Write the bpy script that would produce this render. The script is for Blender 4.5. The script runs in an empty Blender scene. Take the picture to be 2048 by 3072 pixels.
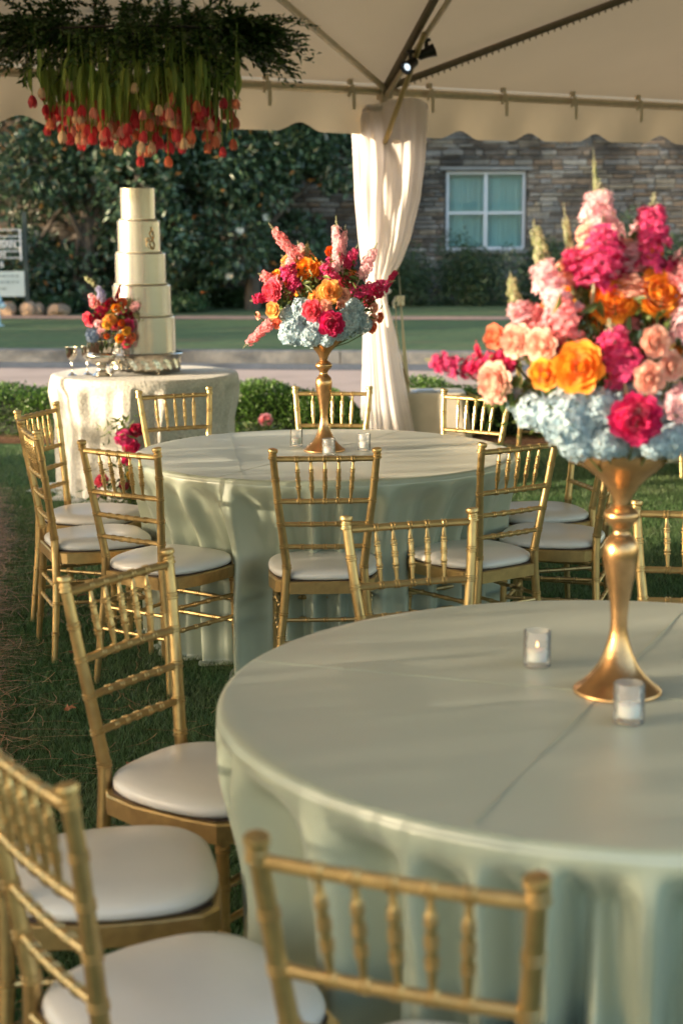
import bpy, math, random
import numpy as np
from mathutils import Vector, Matrix

random.seed(7)
RNG = np.random.default_rng(11)
sc = bpy.context.scene
COL = sc.collection
rad = math.radians

# ------------------------------------------------------------------ camera
F_PX, PITCH, ROLL, CAM_H = 4794.4, 0.1743, -0.0054, 1.6637
cam_data = bpy.data.cameras.new("camera")
cam = bpy.data.objects.new("camera", cam_data)
COL.objects.link(cam)
cam_data.sensor_fit = 'HORIZONTAL'
cam_data.sensor_width = 24.0
cam_data.lens = F_PX / 2048 * 24.0
cam_data.clip_end = 600
_fw = Vector((0, math.cos(PITCH), -math.sin(PITCH)))
_up = Vector((0, math.sin(PITCH), math.cos(PITCH)))
_rt = Vector((1, 0, 0))
_r2 = _rt * math.cos(ROLL) + _up * math.sin(ROLL)
_u2 = -_rt * math.sin(ROLL) + _up * math.cos(ROLL)
cam.matrix_world = Matrix(((_r2.x, _u2.x, -_fw.x, 0), (_r2.y, _u2.y, -_fw.y, 0), (_r2.z, _u2.z, -_fw.z, CAM_H), (0, 0, 0, 1)))
cam_data.dof.use_dof = True
cam_data.dof.focus_distance = 5.4
cam_data.dof.aperture_fstop = 3.6
sc.camera = cam

# ------------------------------------------------------------------ light
SUN_EL, SUN_AZ = rad(8.0), rad(-106.0)      # azimuth from +Y, clockwise
world = bpy.data.worlds.new("World")
sc.world = world
world.use_nodes = True
wn = world.node_tree
wn.nodes.clear()
sky = wn.nodes.new("ShaderNodeTexSky")
sky.sky_type = 'NISHITA'
sky.sun_disc = False
sky.sun_elevation = SUN_EL
sky.sun_rotation = SUN_AZ
sky.air_density = 1.0
sky.dust_density = 1.6
bg = wn.nodes.new("ShaderNodeBackground")
bg.inputs[1].default_value = 0.15
wo = wn.nodes.new("ShaderNodeOutputWorld")
wn.links.new(sky.outputs[0], bg.inputs[0])
wn.links.new(bg.outputs[0], wo.inputs[0])
sd = bpy.data.lights.new("sun", 'SUN')
sd.energy = 2.6
sd.angle = rad(0.6)
sd.color = (1.0, 0.82, 0.58)
sun = bpy.data.objects.new("sun", sd)
COL.objects.link(sun)
tosun = Vector((math.cos(SUN_EL) * math.sin(SUN_AZ), math.cos(SUN_EL) * math.cos(SUN_AZ), math.sin(SUN_EL)))
sun.rotation_euler = tosun.to_track_quat('Z', 'Y').to_euler()
sun.location = tosun * 40
sc.view_settings.view_transform = 'Standard'
sc.view_settings.look = 'None'
sc.view_settings.exposure = 2.34
sc.view_settings.gamma = 1.0
sc.view_settings.use_curve_mapping = False
sc.render.engine = 'CYCLES'
sc.cycles.use_denoising = True
sc.cycles.max_bounces = 7
sc.cycles.transparent_max_bounces = 12
sc.cycles.caustics_reflective = False
sc.cycles.caustics_refractive = False
sc.cycles.sample_clamp_indirect = 6.0

# ------------------------------------------------------------------ materials
MATS = {}
def lin(c):
    return tuple(((v / 255) / 12.92 if v / 255 <= .04045 else ((v / 255 + .055) / 1.055) ** 2.4) for v in c)

def mat(name, color, rough=.6, metal=0., var=0., noise=0., nscale=20., bump=0., bscale=80., island=0., objrand=0.,
        sheen=0., coat=0., trans=0., spec=None, color2=None, anis=0., detail=3., stretch=None, emit=None, mus=False):
    """Procedural principled material. island/objrand: brightness variation per piece; noise: mottling; trans: translucent share."""
    if name in MATS:
        return MATS[name]
    m = bpy.data.materials.new(name)
    m.use_nodes = True
    nt = m.node_tree
    N, L = nt.nodes, nt.links
    b = N["Principled BSDF"]
    out = N["Material Output"]
    b.inputs["Roughness"].default_value = rough
    b.inputs["Metallic"].default_value = metal
    if spec is not None:
        b.inputs["Specular IOR Level"].default_value = spec
    if sheen:
        b.inputs["Sheen Weight"].default_value = sheen
    if coat:
        b.inputs["Coat Weight"].default_value = coat
        b.inputs["Coat Roughness"].default_value = .15
    if anis:
        b.inputs["Anisotropic"].default_value = anis
    c = tuple(color) + (1,)
    src = None
    def rgb(v):
        n = N.new("ShaderNodeRGB"); n.outputs[0].default_value = v; return n.outputs[0]
    cur = rgb(c)
    tc = N.new("ShaderNodeTexCoord")
    vec = tc.outputs["Object"]
    if stretch:
        mp = N.new("ShaderNodeMapping"); mp.inputs["Scale"].default_value = stretch
        L.new(vec, mp.inputs[0]); vec = mp.outputs[0]
    if noise:
        t = N.new("ShaderNodeTexNoise"); t.inputs["Scale"].default_value = nscale; t.inputs["Detail"].default_value = detail
        L.new(vec, t.inputs["Vector"])
        mr = N.new("ShaderNodeMapRange"); mr.inputs[1].default_value = .3; mr.inputs[2].default_value = .7
        L.new(t.outputs[0], mr.inputs[0])
        mx = N.new("ShaderNodeMix"); mx.data_type = 'RGBA'
        L.new(mr.outputs[0], mx.inputs[0])
        c2 = color2 if color2 else tuple(max(0, v * (1 - noise)) for v in color)
        L.new(cur, mx.inputs[6]); mx.inputs[7].default_value = tuple(c2) + (1,)
        cur = mx.outputs[2]
    elif color2 and (island or objrand):
        if island:
            g = N.new("ShaderNodeNewGeometry"); ro = g.outputs["Random Per Island"]
        else:
            g = N.new("ShaderNodeObjectInfo"); ro = g.outputs["Random"]
        mm = N.new("ShaderNodeMath"); mm.operation = 'MULTIPLY'; mm.inputs[1].default_value = 7.31; L.new(ro, mm.inputs[0])
        fr = N.new("ShaderNodeMath"); fr.operation = 'FRACT'; L.new(mm.outputs[0], fr.inputs[0])
        mx = N.new("ShaderNodeMix"); mx.data_type = 'RGBA'
        L.new(fr.outputs[0], mx.inputs[0]); L.new(cur, mx.inputs[6]); mx.inputs[7].default_value = tuple(color2) + (1,)
        cur = mx.outputs[2]
    for amt, kind in ((island, 'i'), (objrand, 'o')):
        if amt:
            if kind == 'i':
                g = N.new("ShaderNodeNewGeometry"); ro = g.outputs["Random Per Island"]
            else:
                g = N.new("ShaderNodeObjectInfo"); ro = g.outputs["Random"]
            mr = N.new("ShaderNodeMapRange"); mr.inputs[3].default_value = 1 - amt; mr.inputs[4].default_value = 1 + amt
            L.new(ro, mr.inputs[0])
            vm = N.new("ShaderNodeVectorMath"); vm.operation = 'SCALE'
            L.new(cur, vm.inputs[0]); L.new(mr.outputs[0], vm.inputs[3])
            cur = vm.outputs[0]
    L.new(cur, b.inputs["Base Color"])
    if bump:
        t = N.new("ShaderNodeTexNoise"); t.inputs["Scale"].default_value = bscale; t.inputs["Detail"].default_value = 4
        L.new(vec, t.inputs["Vector"])
        bp = N.new("ShaderNodeBump"); bp.inputs["Strength"].default_value = bump; bp.inputs["Distance"].default_value = .01
        L.new(t.outputs[0], bp.inputs["Height"]); L.new(bp.outputs[0], b.inputs["Normal"])
    if trans:
        tr = N.new("ShaderNodeBsdfTranslucent"); L.new(cur, tr.inputs[0])
        ms = N.new("ShaderNodeMixShader"); ms.inputs[0].default_value = trans
        L.new(b.outputs[0], ms.inputs[1]); L.new(tr.outputs[0], ms.inputs[2]); L.new(ms.outputs[0], out.inputs[0])
    if emit:
        b.inputs["Emission Color"].default_value = tuple(emit[0]) + (1,)
        b.inputs["Emission Strength"].default_value = emit[1]
    MATS[name] = m
    return m

gold = mat("gold_paint", (.60, .42, .185), rough=.35, metal=.8, noise=.22, nscale=32, detail=6, bump=.05, bscale=240, objrand=.07)
goldv = mat("antique_gold", (.70, .40, .18), rough=.27, metal=.92, noise=.35, nscale=26, detail=6, bump=.05, bscale=120)
cushion_m = mat("ivory_vinyl", (.74, .70, .66), rough=.34, coat=.15, noise=.07, nscale=7, bump=.22, bscale=11)
dark_board = mat("seat_underside", (.05, .03, .02), rough=.8)
silver = mat("aged_silver", (.72, .68, .60), rough=.14, metal=1., noise=.4, nscale=40, bump=.25, bscale=90)
silver_s = mat("polished_silver", (.76, .72, .66), rough=.1, metal=1., noise=.2, nscale=20)
canopy_m = mat("canopy_vinyl", (.57, .455, .31), rough=.6, noise=.06, nscale=1.3, trans=.17, bump=.3, bscale=3)
valance_m = mat("valance_vinyl", (.58, .50, .38), rough=.6, noise=.07, nscale=3, trans=.17, bump=.2, bscale=9)
pole_m = mat("tent_pole", (.62, .54, .40), rough=.4, metal=.4, noise=.15, nscale=18)
seam_m = mat("canopy_seam", (.22, .18, .13), rough=.7, noise=.2, nscale=30)
drape_m = mat("white_drape", (.90, .86, .86), rough=.8, sheen=.1, trans=.45, bump=.06, bscale=40, noise=.03, nscale=6)
lace_m = mat("cream_textured_linen", (.68, .645, .58), rough=.9, sheen=.2, noise=.28, nscale=60, bump=.9, bscale=75)
cream_m = mat("cream_cloth", (.56, .50, .40), rough=.8, noise=.12, nscale=9, bump=.15, bscale=14)
leaf_g = mat("dark_green_leaf", (.07, .165, .05), rough=.35, island=.5, color2=(.055, .10, .028), trans=.15)
leaf_l = mat("fresh_green_leaf", (.10, .18, .04), rough=.45, island=.4, color2=(.16, .20, .05), trans=.3)
stem_m = mat("green_stem", (.34, .52, .16), rough=.5, objrand=.25, trans=.12)
black_m = mat("black_metal", (.012, .012, .013), rough=.35)
white_m = mat("white_paint", (.72, .74, .74), rough=.5)
wax_m = mat("white_wax", (.85, .82, .76), rough=.45, spec=.4)
wax_m.node_tree.nodes["Principled BSDF"].inputs["Subsurface Weight"].default_value = .3
black_cloth = None

def satin():
    m = mat("sage_satin", (.37, .412, .318), rough=.42, spec=.6, sheen=.15, metal=.0, anis=.2, noise=.05, nscale=4, bump=.02, bscale=220)
    nt = m.node_tree; N, L = nt.nodes, nt.links
    b = N["Principled BSDF"]
    # fine woven grain plus broad soft creases
    tc = N.new("ShaderNodeTexCoord")
    n1 = N.new("ShaderNodeTexNoise"); n1.inputs["Scale"].default_value = 5.; n1.inputs["Detail"].default_value = 2
    L.new(tc.outputs["Object"], n1.inputs["Vector"])
    b1 = N.new("ShaderNodeBump"); b1.inputs["Strength"].default_value = .35; b1.inputs["Distance"].default_value = .012
    L.new(n1.outputs[0], b1.inputs["Height"])
    mp = N.new("ShaderNodeMapping"); mp.inputs["Scale"].default_value = (900, 60, 400)
    L.new(tc.outputs["Object"], mp.inputs[0])
    n2 = N.new("ShaderNodeTexNoise"); n2.inputs["Scale"].default_value = 1.; L.new(mp.outputs[0], n2.inputs["Vector"])
    b2 = N.new("ShaderNodeBump"); b2.inputs["Strength"].default_value = .06; b2.inputs["Distance"].default_value = .004
    L.new(n2.outputs[0], b2.inputs["Height"]); L.new(b1.outputs[0], b2.inputs["Normal"])
    L.new(b2.outputs[0], b.inputs["Normal"])
    # long satin floats: a second, stronger grazing gloss
    b.inputs["Coat Weight"].default_value = .6
    b.inputs["Coat IOR"].default_value = 1.95
    b.inputs["Coat Roughness"].default_value = .40
    return m
satin_m = satin()

def glass_mat():
    m = bpy.data.materials.new("pressed_glass"); m.use_nodes = True
    nt = m.node_tree; N, L = nt.nodes, nt.links
    N.clear()
    out = N.new("ShaderNodeOutputMaterial")
    t = N.new("ShaderNodeBsdfTransparent")
    gl = N.new("ShaderNodeBsdfGlossy"); gl.inputs["Roughness"].default_value = .12
    fr = N.new("ShaderNodeFresnel"); fr.inputs[0].default_value = 1.22
    tc = N.new("ShaderNodeTexCoord"); v = N.new("ShaderNodeTexVoronoi"); v.inputs["Scale"].default_value = 120
    L.new(tc.outputs["Object"], v.inputs["Vector"])
    bp = N.new("ShaderNodeBump"); bp.inputs["Strength"].default_value = .35; bp.inputs["Distance"].default_value = .003
    L.new(v.outputs[0], bp.inputs["Height"]); L.new(bp.outputs[0], gl.inputs["Normal"]); L.new(bp.outputs[0], fr.inputs["Normal"])
    df = N.new("ShaderNodeBsdfDiffuse"); df.inputs[0].default_value = (.9, .9, .9, 1)
    m1 = N.new("ShaderNodeMixShader"); m1.inputs[0].default_value = .16
    L.new(t.outputs[0], m1.inputs[1]); L.new(df.outputs[0], m1.inputs[2])
    m2 = N.new("ShaderNodeMixShader"); L.new(fr.outputs[0], m2.inputs[0]); L.new(m1.outputs[0], m2.inputs[1]); L.new(gl.outputs[0], m2.inputs[2])
    L.new(m2.outputs[0], out.inputs[0])
    return m
glass_m = glass_mat()

# ------------------------------------------------------------------ mesh helpers
class MB:
    """Collects vertices and faces of one part."""
    def __init__(s):
        s.v, s.f = [], []
    def add(s, vs, fs):
        o = len(s.v); s.v += [tuple(p) for p in vs]; s.f += [tuple(i + o for i in f) for f in fs]; return s
    def box(s, c, d, rot=0., tilt=None):
        x, y, z = c; a, b, h = d[0] / 2, d[1] / 2, d[2] / 2
        P = [Vector(p) for p in ((-a, -b, -h), (a, -b, -h), (a, b, -h), (-a, b, -h), (-a, -b, h), (a, -b, h), (a, b, h), (-a, b, h))]
        M = Matrix.Rotation(rot, 3, 'Z')
        if tilt is not None: M = M @ tilt
        P = [M @ p + Vector(c) for p in P]
        return s.add(P, [(0, 3, 2, 1), (4, 5, 6, 7), (0, 1, 5, 4), (1, 2, 6, 5), (2, 3, 7, 6), (3, 0, 4, 7)])
    def lathe(s, prof, n=24, c=(0, 0, 0), cap=True, M=None):
        vs, fs = [], []
        for r, z in prof:
            for k in range(n):
                a = 2 * math.pi * k / n
                p = Vector((r * math.cos(a), r * math.sin(a), z))
                if M is not None: p = M @ p
                vs.append(p + Vector(c))
        for i in range(len(prof) - 1):
            for k in range(n):
                fs.append((i * n + k, i * n + (k + 1) % n, (i + 1) * n + (k + 1) % n, (i + 1) * n + k))
        if cap:
            if prof[0][0] > 1e-6: fs.append(tuple(range(n))[::-1])
            if prof[-1][0] > 1e-6: fs.append(tuple((len(prof) - 1) * n + k for k in range(n)))
        return s.add(vs, fs)
    def tube(s, pts, rs, n=10, cap=True, flat=1.):
        """Tube through pts; rs one radius or a list."""
        pts = [Vector(p) for p in pts]
        if not hasattr(rs, '__len__'): rs = [rs] * len(pts)
        vs, fs = [], []
        ref = None
        for i, p in enumerate(pts):
            t = (pts[min(i + 1, len(pts) - 1)] - pts[max(i - 1, 0)]).normalized()
            if ref is None:
                ref = Vector((0, 0, 1)) if abs(t.z) < .9 else Vector((1, 0, 0))
            u = (ref - t * ref.dot(t))
            u = u.normalized() if u.length > 1e-6 else t.orthogonal().normalized()
            w = t.cross(u); ref = u
            for k in range(n):
                a = 2 * math.pi * k / n
                vs.append(p + (u * math.cos(a) * flat + w * math.sin(a)) * rs[i])
        for i in range(len(pts) - 1):
            for k in range(n):
                fs.append((i * n + k, i * n + (k + 1) % n, (i + 1) * n + (k + 1) % n, (i + 1) * n + k))
        if cap:
            fs.append(tuple(range(n))[::-1]); fs.append(tuple((len(pts) - 1) * n + k for k in range(n)))
        return s.add(vs, fs)
    def prism(s, poly, z0, z1):
        n = len(poly)
        vs = [(x, y, z0) for x, y in poly] + [(x, y, z1) for x, y in poly]
        fs = [tuple(range(n))[::-1], tuple(range(n, 2 * n))] + [(k, (k + 1) % n, n + (k + 1) % n, n + k) for k in range(n)]
        return s.add(vs, fs)
    def mesh(s, name, smooth=True, ang=35):
        me = bpy.data.meshes.new(name)
        me.from_pydata(s.v, [], s.f); me.update()
        if smooth:
            me.shade_smooth()
            try: me.set_sharp_from_angle(angle=rad(ang))
            except Exception: pass
        return me

def np_mesh(name, V, F, smooth=False):
    """V (n,3), F (m,k) -> mesh, fast."""
    me = bpy.data.meshes.new(name)
    V = np.ascontiguousarray(V, dtype=np.float32); F = np.ascontiguousarray(F, dtype=np.int32)
    m, k = F.shape
    me.vertices.add(len(V)); me.vertices.foreach_set("co", V.ravel())
    me.loops.add(m * k); me.loops.foreach_set("vertex_index", F.ravel())
    me.polygons.add(m); me.polygons.foreach_set("loop_start", np.arange(0, m * k, k, dtype=np.int32))
    me.update(calc_edges=True); me.validate()
    if smooth: me.shade_smooth()
    return me

def obj(name, me, m=None, parent=None, loc=None, rot=None, **props):
    if isinstance(me, MB): me = me.mesh(name)
    if m is not None and len(me.materials) == 0:
        me.materials.append(m)
    o = bpy.data.objects.new(name, me)
    COL.objects.link(o)
    if parent is not None: o.parent = parent
    if loc is not None: o.location = loc
    if rot is not None: o.rotation_euler = rot if hasattr(rot, '__len__') else (0, 0, rot)
    for k, v in props.items(): o[k] = v
    return o

def thing(name, label, cat, loc=(0, 0, 0), rz=0., group=None):
    o = bpy.data.objects.new(name, None)
    COL.objects.link(o); o.empty_display_size = .1
    o.location = loc; o.rotation_euler = (0, 0, rz)
    o["label"] = label; o["category"] = cat
    if group: o["group"] = group
    return o

def tag(o, label, cat, group=None):
    o["label"] = label; o["category"] = cat
    if group: o["group"] = group
    return o

def leaves_np(C, D, Nn, Lg, Wd, fold=.25, droop=0.):
    """Folded diamond leaves (two triangles each). C base, D direction, Nn normal."""
    D = D / np.linalg.norm(D, axis=1, keepdims=True)
    S = np.cross(D, Nn); S /= (np.linalg.norm(S, axis=1, keepdims=True) + 1e-9)
    U = np.cross(S, D)
    Lg = np.asarray(Lg)[:, None]; Wd = np.asarray(Wd)[:, None]
    a = C; t = C + D * Lg - U * Lg * droop
    mid = C + D * Lg * .45
    l = mid + S * Wd * .5 + U * Wd * fold; r = mid - S * Wd * .5 + U * Wd * fold
    n = len(C)
    V = np.stack([a, l, t, r], 1).reshape(-1, 3)
    i = np.arange(n)[:, None] * 4
    F = np.concatenate([i + np.array([[0, 2, 1]]), i + np.array([[0, 3, 2]])], 0)
    return V, F

def rdir(n):
    v = RNG.normal(size=(n, 3)); return v / np.linalg.norm(v, axis=1, keepdims=True)

def joinp(parts):
    V, F, o = [], [], 0
    for v, f in parts:
        V.append(v); F.append(f + o); o += len(v)
    return np.concatenate(V), np.concatenate(F)

def sheet(name, pts, m, kind='structure', sub=None):
    """Flat polygon given by its outline (x, y, z)."""
    me = bpy.data.meshes.new(name)
    me.from_pydata([tuple(p) for p in pts], [], [tuple(range(len(pts)))]); me.update()
    o = obj(name, me, m); o["kind"] = kind
    return o

# ------------------------------------------------------------------ ground, road, far lawn
def ground_mat(name, c1, c2, c3, s1, s2, rough=.95, bump=.4, bs=120, stretch=(1, 1, 1)):
    m = bpy.data.materials.new(name); m.use_nodes = True
    nt = m.node_tree; N, L = nt.nodes, nt.links
    b = N["Principled BSDF"]; b.inputs["Roughness"].default_value = rough; b.inputs["Specular IOR Level"].default_value = .2
    tc = N.new("ShaderNodeTexCoord"); mp = N.new("ShaderNodeMapping"); mp.inputs["Scale"].default_value = stretch
    L.new(tc.outputs["Object"], mp.inputs[0])
    a = N.new("ShaderNodeTexNoise"); a.inputs["Scale"].default_value = s1; a.inputs["Detail"].default_value = 6
    bb = N.new("ShaderNodeTexNoise"); bb.inputs["Scale"].default_value = s2; bb.inputs["Detail"].default_value = 5
    for t in (a, bb): L.new(mp.outputs[0], t.inputs["Vector"])
    r1 = N.new("ShaderNodeValToRGB"); r1.color_ramp.elements[0].position = .36; r1.color_ramp.elements[1].position = .64
    r1.color_ramp.elements[0].color = c1 + (1,); r1.color_ramp.elements[1].color = c2 + (1,)
    L.new(a.outputs[0], r1.inputs[0])
    r2 = N.new("ShaderNodeMapRange"); r2.inputs[1].default_value = .5; r2.inputs[2].default_value = .72
    L.new(bb.outputs[0], r2.inputs[0])
    mx = N.new("ShaderNodeMix"); mx.data_type = 'RGBA'; L.new(r2.outputs[0], mx.inputs[0])
    L.new(r1.outputs[0], mx.inputs[6]); mx.inputs[7].default_value = c3 + (1,)
    L.new(mx.outputs[2], b.inputs["Base Color"])
    n3 = N.new("ShaderNodeTexNoise"); n3.inputs["Scale"].default_value = bs; n3.inputs["Detail"].default_value = 4
    L.new(mp.outputs[0], n3.inputs["Vector"])
    bp = N.new("ShaderNodeBump"); bp.inputs["Strength"].default_value = bump; bp.inputs["Distance"].default_value = .02
    L.new(n3.outputs[0], bp.inputs["Height"]); L.new(bp.outputs[0], b.inputs["Normal"])
    return m
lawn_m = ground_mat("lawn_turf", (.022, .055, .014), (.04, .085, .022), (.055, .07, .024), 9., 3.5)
road_m = ground_mat("pale_asphalt", (.38, .285, .235), (.43, .325, .265), (.33, .25, .205), 60., 1.2, bump=.25, bs=200)
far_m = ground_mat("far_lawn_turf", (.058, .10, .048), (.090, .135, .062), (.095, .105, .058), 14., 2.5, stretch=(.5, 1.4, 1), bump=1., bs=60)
kerb_m = ground_mat("kerb_concrete", (.10, .105, .11), (.15, .15, .15), (.07, .07, .07), 8., 1.5)
walk_m = ground_mat("brick_path", (.30, .19, .15), (.36, .24, .19), (.22, .15, .12), 15., 4.)
earth_m = ground_mat("earth", (.07, .05, .03), (.09, .065, .04), (.05, .045, .025), 5., 1.)
straw_base = ground_mat("straw_litter", (.16, .07, .032), (.26, .12, .055), (.09, .045, .025), 40., 9., bump=1., bs=160)

sheet("ground", [(-300, -300, -.14), (300, -300, -.14), (300, 300, -.14), (-300, 300, -.14)], earth_m)
slp = -.14     # road direction: falls back to the left
def rl(y0, x): return y0 + slp * x
def band(name, y0, y1, z, m, x0=-40, x1=40, z1=None):
    z1 = z if z1 is None else z1
    return sheet(name, [(x0, rl(y0, x0), z), (x1, rl(y0, x1), z), (x1, rl(y1, x1), z1), (x0, rl(y1, x0), z1)], m)
sheet("lawn", [(-40, -20, 0), (40, -20, 0), (40, rl(14.6, 40), 0), (-40, rl(14.6, -40), 0)], lawn_m)
band("road", 14.61, 19.6, -.02, road_m)
band("gutter", 19.605, 20.5, -.016, kerb_m)
def kerb():
    b = MB()
    nseg = 26
    for i in range(nseg):
        x0 = -39 + i * 3.0; x1 = x0 + 2.985
        v = []
        for x in (x0, x1):
            for dy, z in ((20.505, -.05), (20.53, .13), (20.56, .15), (20.70, .15), (20.70, -.05)):
                v.append((x, rl(dy, x), z))
        f = [(i_, i_ + 5, i_ + 6, i_ + 1) for i_ in range(4)] + [(0, 1, 2, 3, 4), (9, 8, 7, 6, 5)]
        b.add(v, f)
    o = obj("kerb", b, kerb_m); o["kind"] = "structure"
kerb()
band("far_lawn", 20.71, 25.4, .13, far_m, z1=.28)
band("footpath", 25.41, 26.1, .285, walk_m, z1=.30)
band("building_lawn", 26.11, 36, .29, far_m, z1=.42)

# near grass blades
def straw_edge(y):       # left boundary of the turf, beyond it lies pine straw
    ys = [2, 5.0, 5.57, 6.84, 8.34, 9.95, 10.9, 13]
    xs = [-.80, -1.20, -1.33, -1.58, -1.84, -2.22, -2.56, -3.2]
    return np.interp(y, ys, xs)
def grass():
    n = 560000
    y = 2.2 + 10.3 * RNG.random(n) ** 1.15
    hw = .24 * y + .35
    x = (RNG.random(n) * 2 - 1) * hw
    e = straw_edge(y)
    keep = (x > e + (RNG.random(n) - .5) * .22) | (RNG.random(n) < .06)
    keep &= y < 12.6 - .2 * x
    x, y = x[keep], y[keep]; n = len(x)
    a = RNG.random(n) * 2 * np.pi
    clump = .55 + .45 * np.sin(x * 7.3 + np.sin(y * 5.1) * 2) * np.sin(y * 6.2 + x * 3)
    h = (.012 + .017 * RNG.random(n)) * (1 + .35 * clump)
    w = .0015 + .0013 * RNG.random(n)
    ln = (RNG.random(n) * .9 + .2)
    la = RNG.random(n) * 2 * np.pi
    base = np.stack([x, y, np.zeros(n)], 1)
    s = np.stack([np.cos(a), np.sin(a), np.zeros(n)], 1) * w[:, None]
    tip = base + np.stack([np.cos(la) * h * ln, np.sin(la) * h * ln, h], 1)
    V = np.stack([base - s, base + s, tip], 1).reshape(-1, 3)
    F = np.arange(3 * n).reshape(-1, 3)
    m = mat("grass_blade", (.065, .15, .045), rough=.5, island=.55, noise=.5, nscale=2.2, color2=(.13, .18, .07), trans=.35, detail=6)
    o = obj("grass", np_mesh("grass", V, F), m); o["kind"] = "stuff"; o["label"] = "short green turf under the chairs and tables"
grass()

def strands(n, xf, L0, L1, w, z0, z1, seg=3, curve=.35):
    """Thin bent flat strands lying on the ground (pine needles)."""
    x, y = xf(n); n = len(x)
    L = L0 + (L1 - L0) * RNG.random(n)
    a = RNG.random(n) * 2 * np.pi; da = (RNG.random(n) - .5) * 2 * curve
    z = z0 + (z1 - z0) * RNG.random(n)
    P = np.stack([x, y, z], 1); V = []
    til = (RNG.random(n) - .4) * .25
    for k in range(seg + 1):
        d = np.stack([np.cos(a), np.sin(a), til * (1 - 2 * k / seg)], 1)
        sd_ = np.stack([-np.sin(a), np.cos(a), np.zeros(n)], 1) * w
        V += [P - sd_, P + sd_]
        P = P + d * (L / seg)[:, None]; a = a + da
    V = np.stack(V, 1).reshape(-1, 3)
    V[:, 2] = np.maximum(V[:, 2], .004)
    q = 2 * (seg + 1); i = (np.arange(n) * q)[:, None]
    F = np.concatenate([i + np.array([[2 * k, 2 * k + 1, 2 * k + 3, 2 * k + 2]]) for k in range(seg)], 0)
    return V, F
needle_m = mat("pine_needle", (.30, .13, .05), rough=.6, island=.45, color2=(.42, .25, .12))
def straw_pos(n):
    y = 2.0 + 11 * RNG.random(n) ** 1.2
    x = straw_edge(y) - np.abs(RNG.normal(size=n)) * .35 + .10 * RNG.random(n) ** 3
    k = x > -.24 * y - .6
    return x[k], y[k]
def scatter_pos(n):
    y = 2.6 + 7 * RNG.random(n) ** 1.3
    d = RNG.exponential(.42, n); x = straw_edge(y) + d
    k = x < .24 * y + .3
    return x[k], y[k]
V, F = strands(26000, straw_pos, .08, .2, .0011, .01, .06)
o = obj("pine_straw", np_mesh("pine_straw", V, F), needle_m); o["kind"] = "stuff"; o["label"] = "brown pine straw along the left edge of the turf"
V, F = strands(800, scatter_pos, .07, .18, .0010, .026, .042)
o = obj("scattered_pine_straw", np_mesh("scattered_pine_straw", V, F), needle_m); o["kind"] = "stuff"; o["label"] = "loose pine needles scattered over the turf"
ys = [2, 5.0, 5.57, 6.84, 8.34, 9.95, 10.9, 13]
sheet("straw_bed", [(-5, 2, .006)] + [(float(straw_edge(y)) - .02, y, .006) for y in ys] + [(-5, 13, .006)], straw_base)

# fallen leaves
def fallen_leaf_mesh(k):
    b = MB(); n = 5
    pts = []
    for i in range(2 * n + 1):
        a = math.pi * (i / (2 * n)) * 1.7 - .35
        r = (.026 if i % 2 == 0 else .014) * (1 + .2 * math.sin(k + i))
        pts.append((r * math.cos(a), r * math.sin(a), .006 * math.sin(i * 2.1 + k)))
    vs = [(0, 0, .004)] + pts
    b.add(vs, [(0, i, i + 1) for i in range(1, len(pts))])
    b.tube([(0, 0, .004), (-.004, -.02, .006), (-.006, -.035, .003)], .001, n=4)
    return b.mesh("fallen_leaf", smooth=False)
leafm = mat("dry_leaf", (.33, .13, .06), rough=.7, objrand=.3, trans=.2)
fl = [fallen_leaf_mesh(k) for k in range(3)]
spots = [(-.52, 4.05), (-.95, 5.35), (-1.05, 6.1), (-.66, 4.75), (-.9, 4.35), (-.35, 5.0), (-1.18, 7.1), (-1.3, 8.0), (-.8, 5.05), (-.98, 7.8), (1.25, 7.5), (.95, 5.5), (1.5, 6.7)]
LEAFLAB = ["dry leaf on the turf between the large left chair's posts, low", "dry leaf by the pine straw, level with the large left chair's top rail", "dry leaf under the edge-on chair's legs", "dry leaf on the turf just above the large left chair's cushion rail",
 "dry leaf beside the large left chair's near rear leg", "dry leaf on open turf near the farther cloth's hem", "dry leaf left of the edge-on chair by the straw", "dry leaf on the turf between edge-on chair and cake table",
 "dry leaf seen through the large left chair's spindles", "dry leaf right of the edge-on chair's leg", "dry leaf on the turf behind the nearer vase, upper one", "dry leaf on the turf right of the nearer vase, beside the pale chair", "dry leaf on the turf at the right edge, between vase and pale chair"]
for i, (x, y) in enumerate(spots):
    o = obj("fallen_leaf", fl[i % 3], leafm, None, (x, y, .036), (random.uniform(-.3, .3), random.uniform(-.3, .3), random.uniform(0, 6)))
    tag(o, LEAFLAB[i], "leaf", "fallen leaves on the turf")

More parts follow.
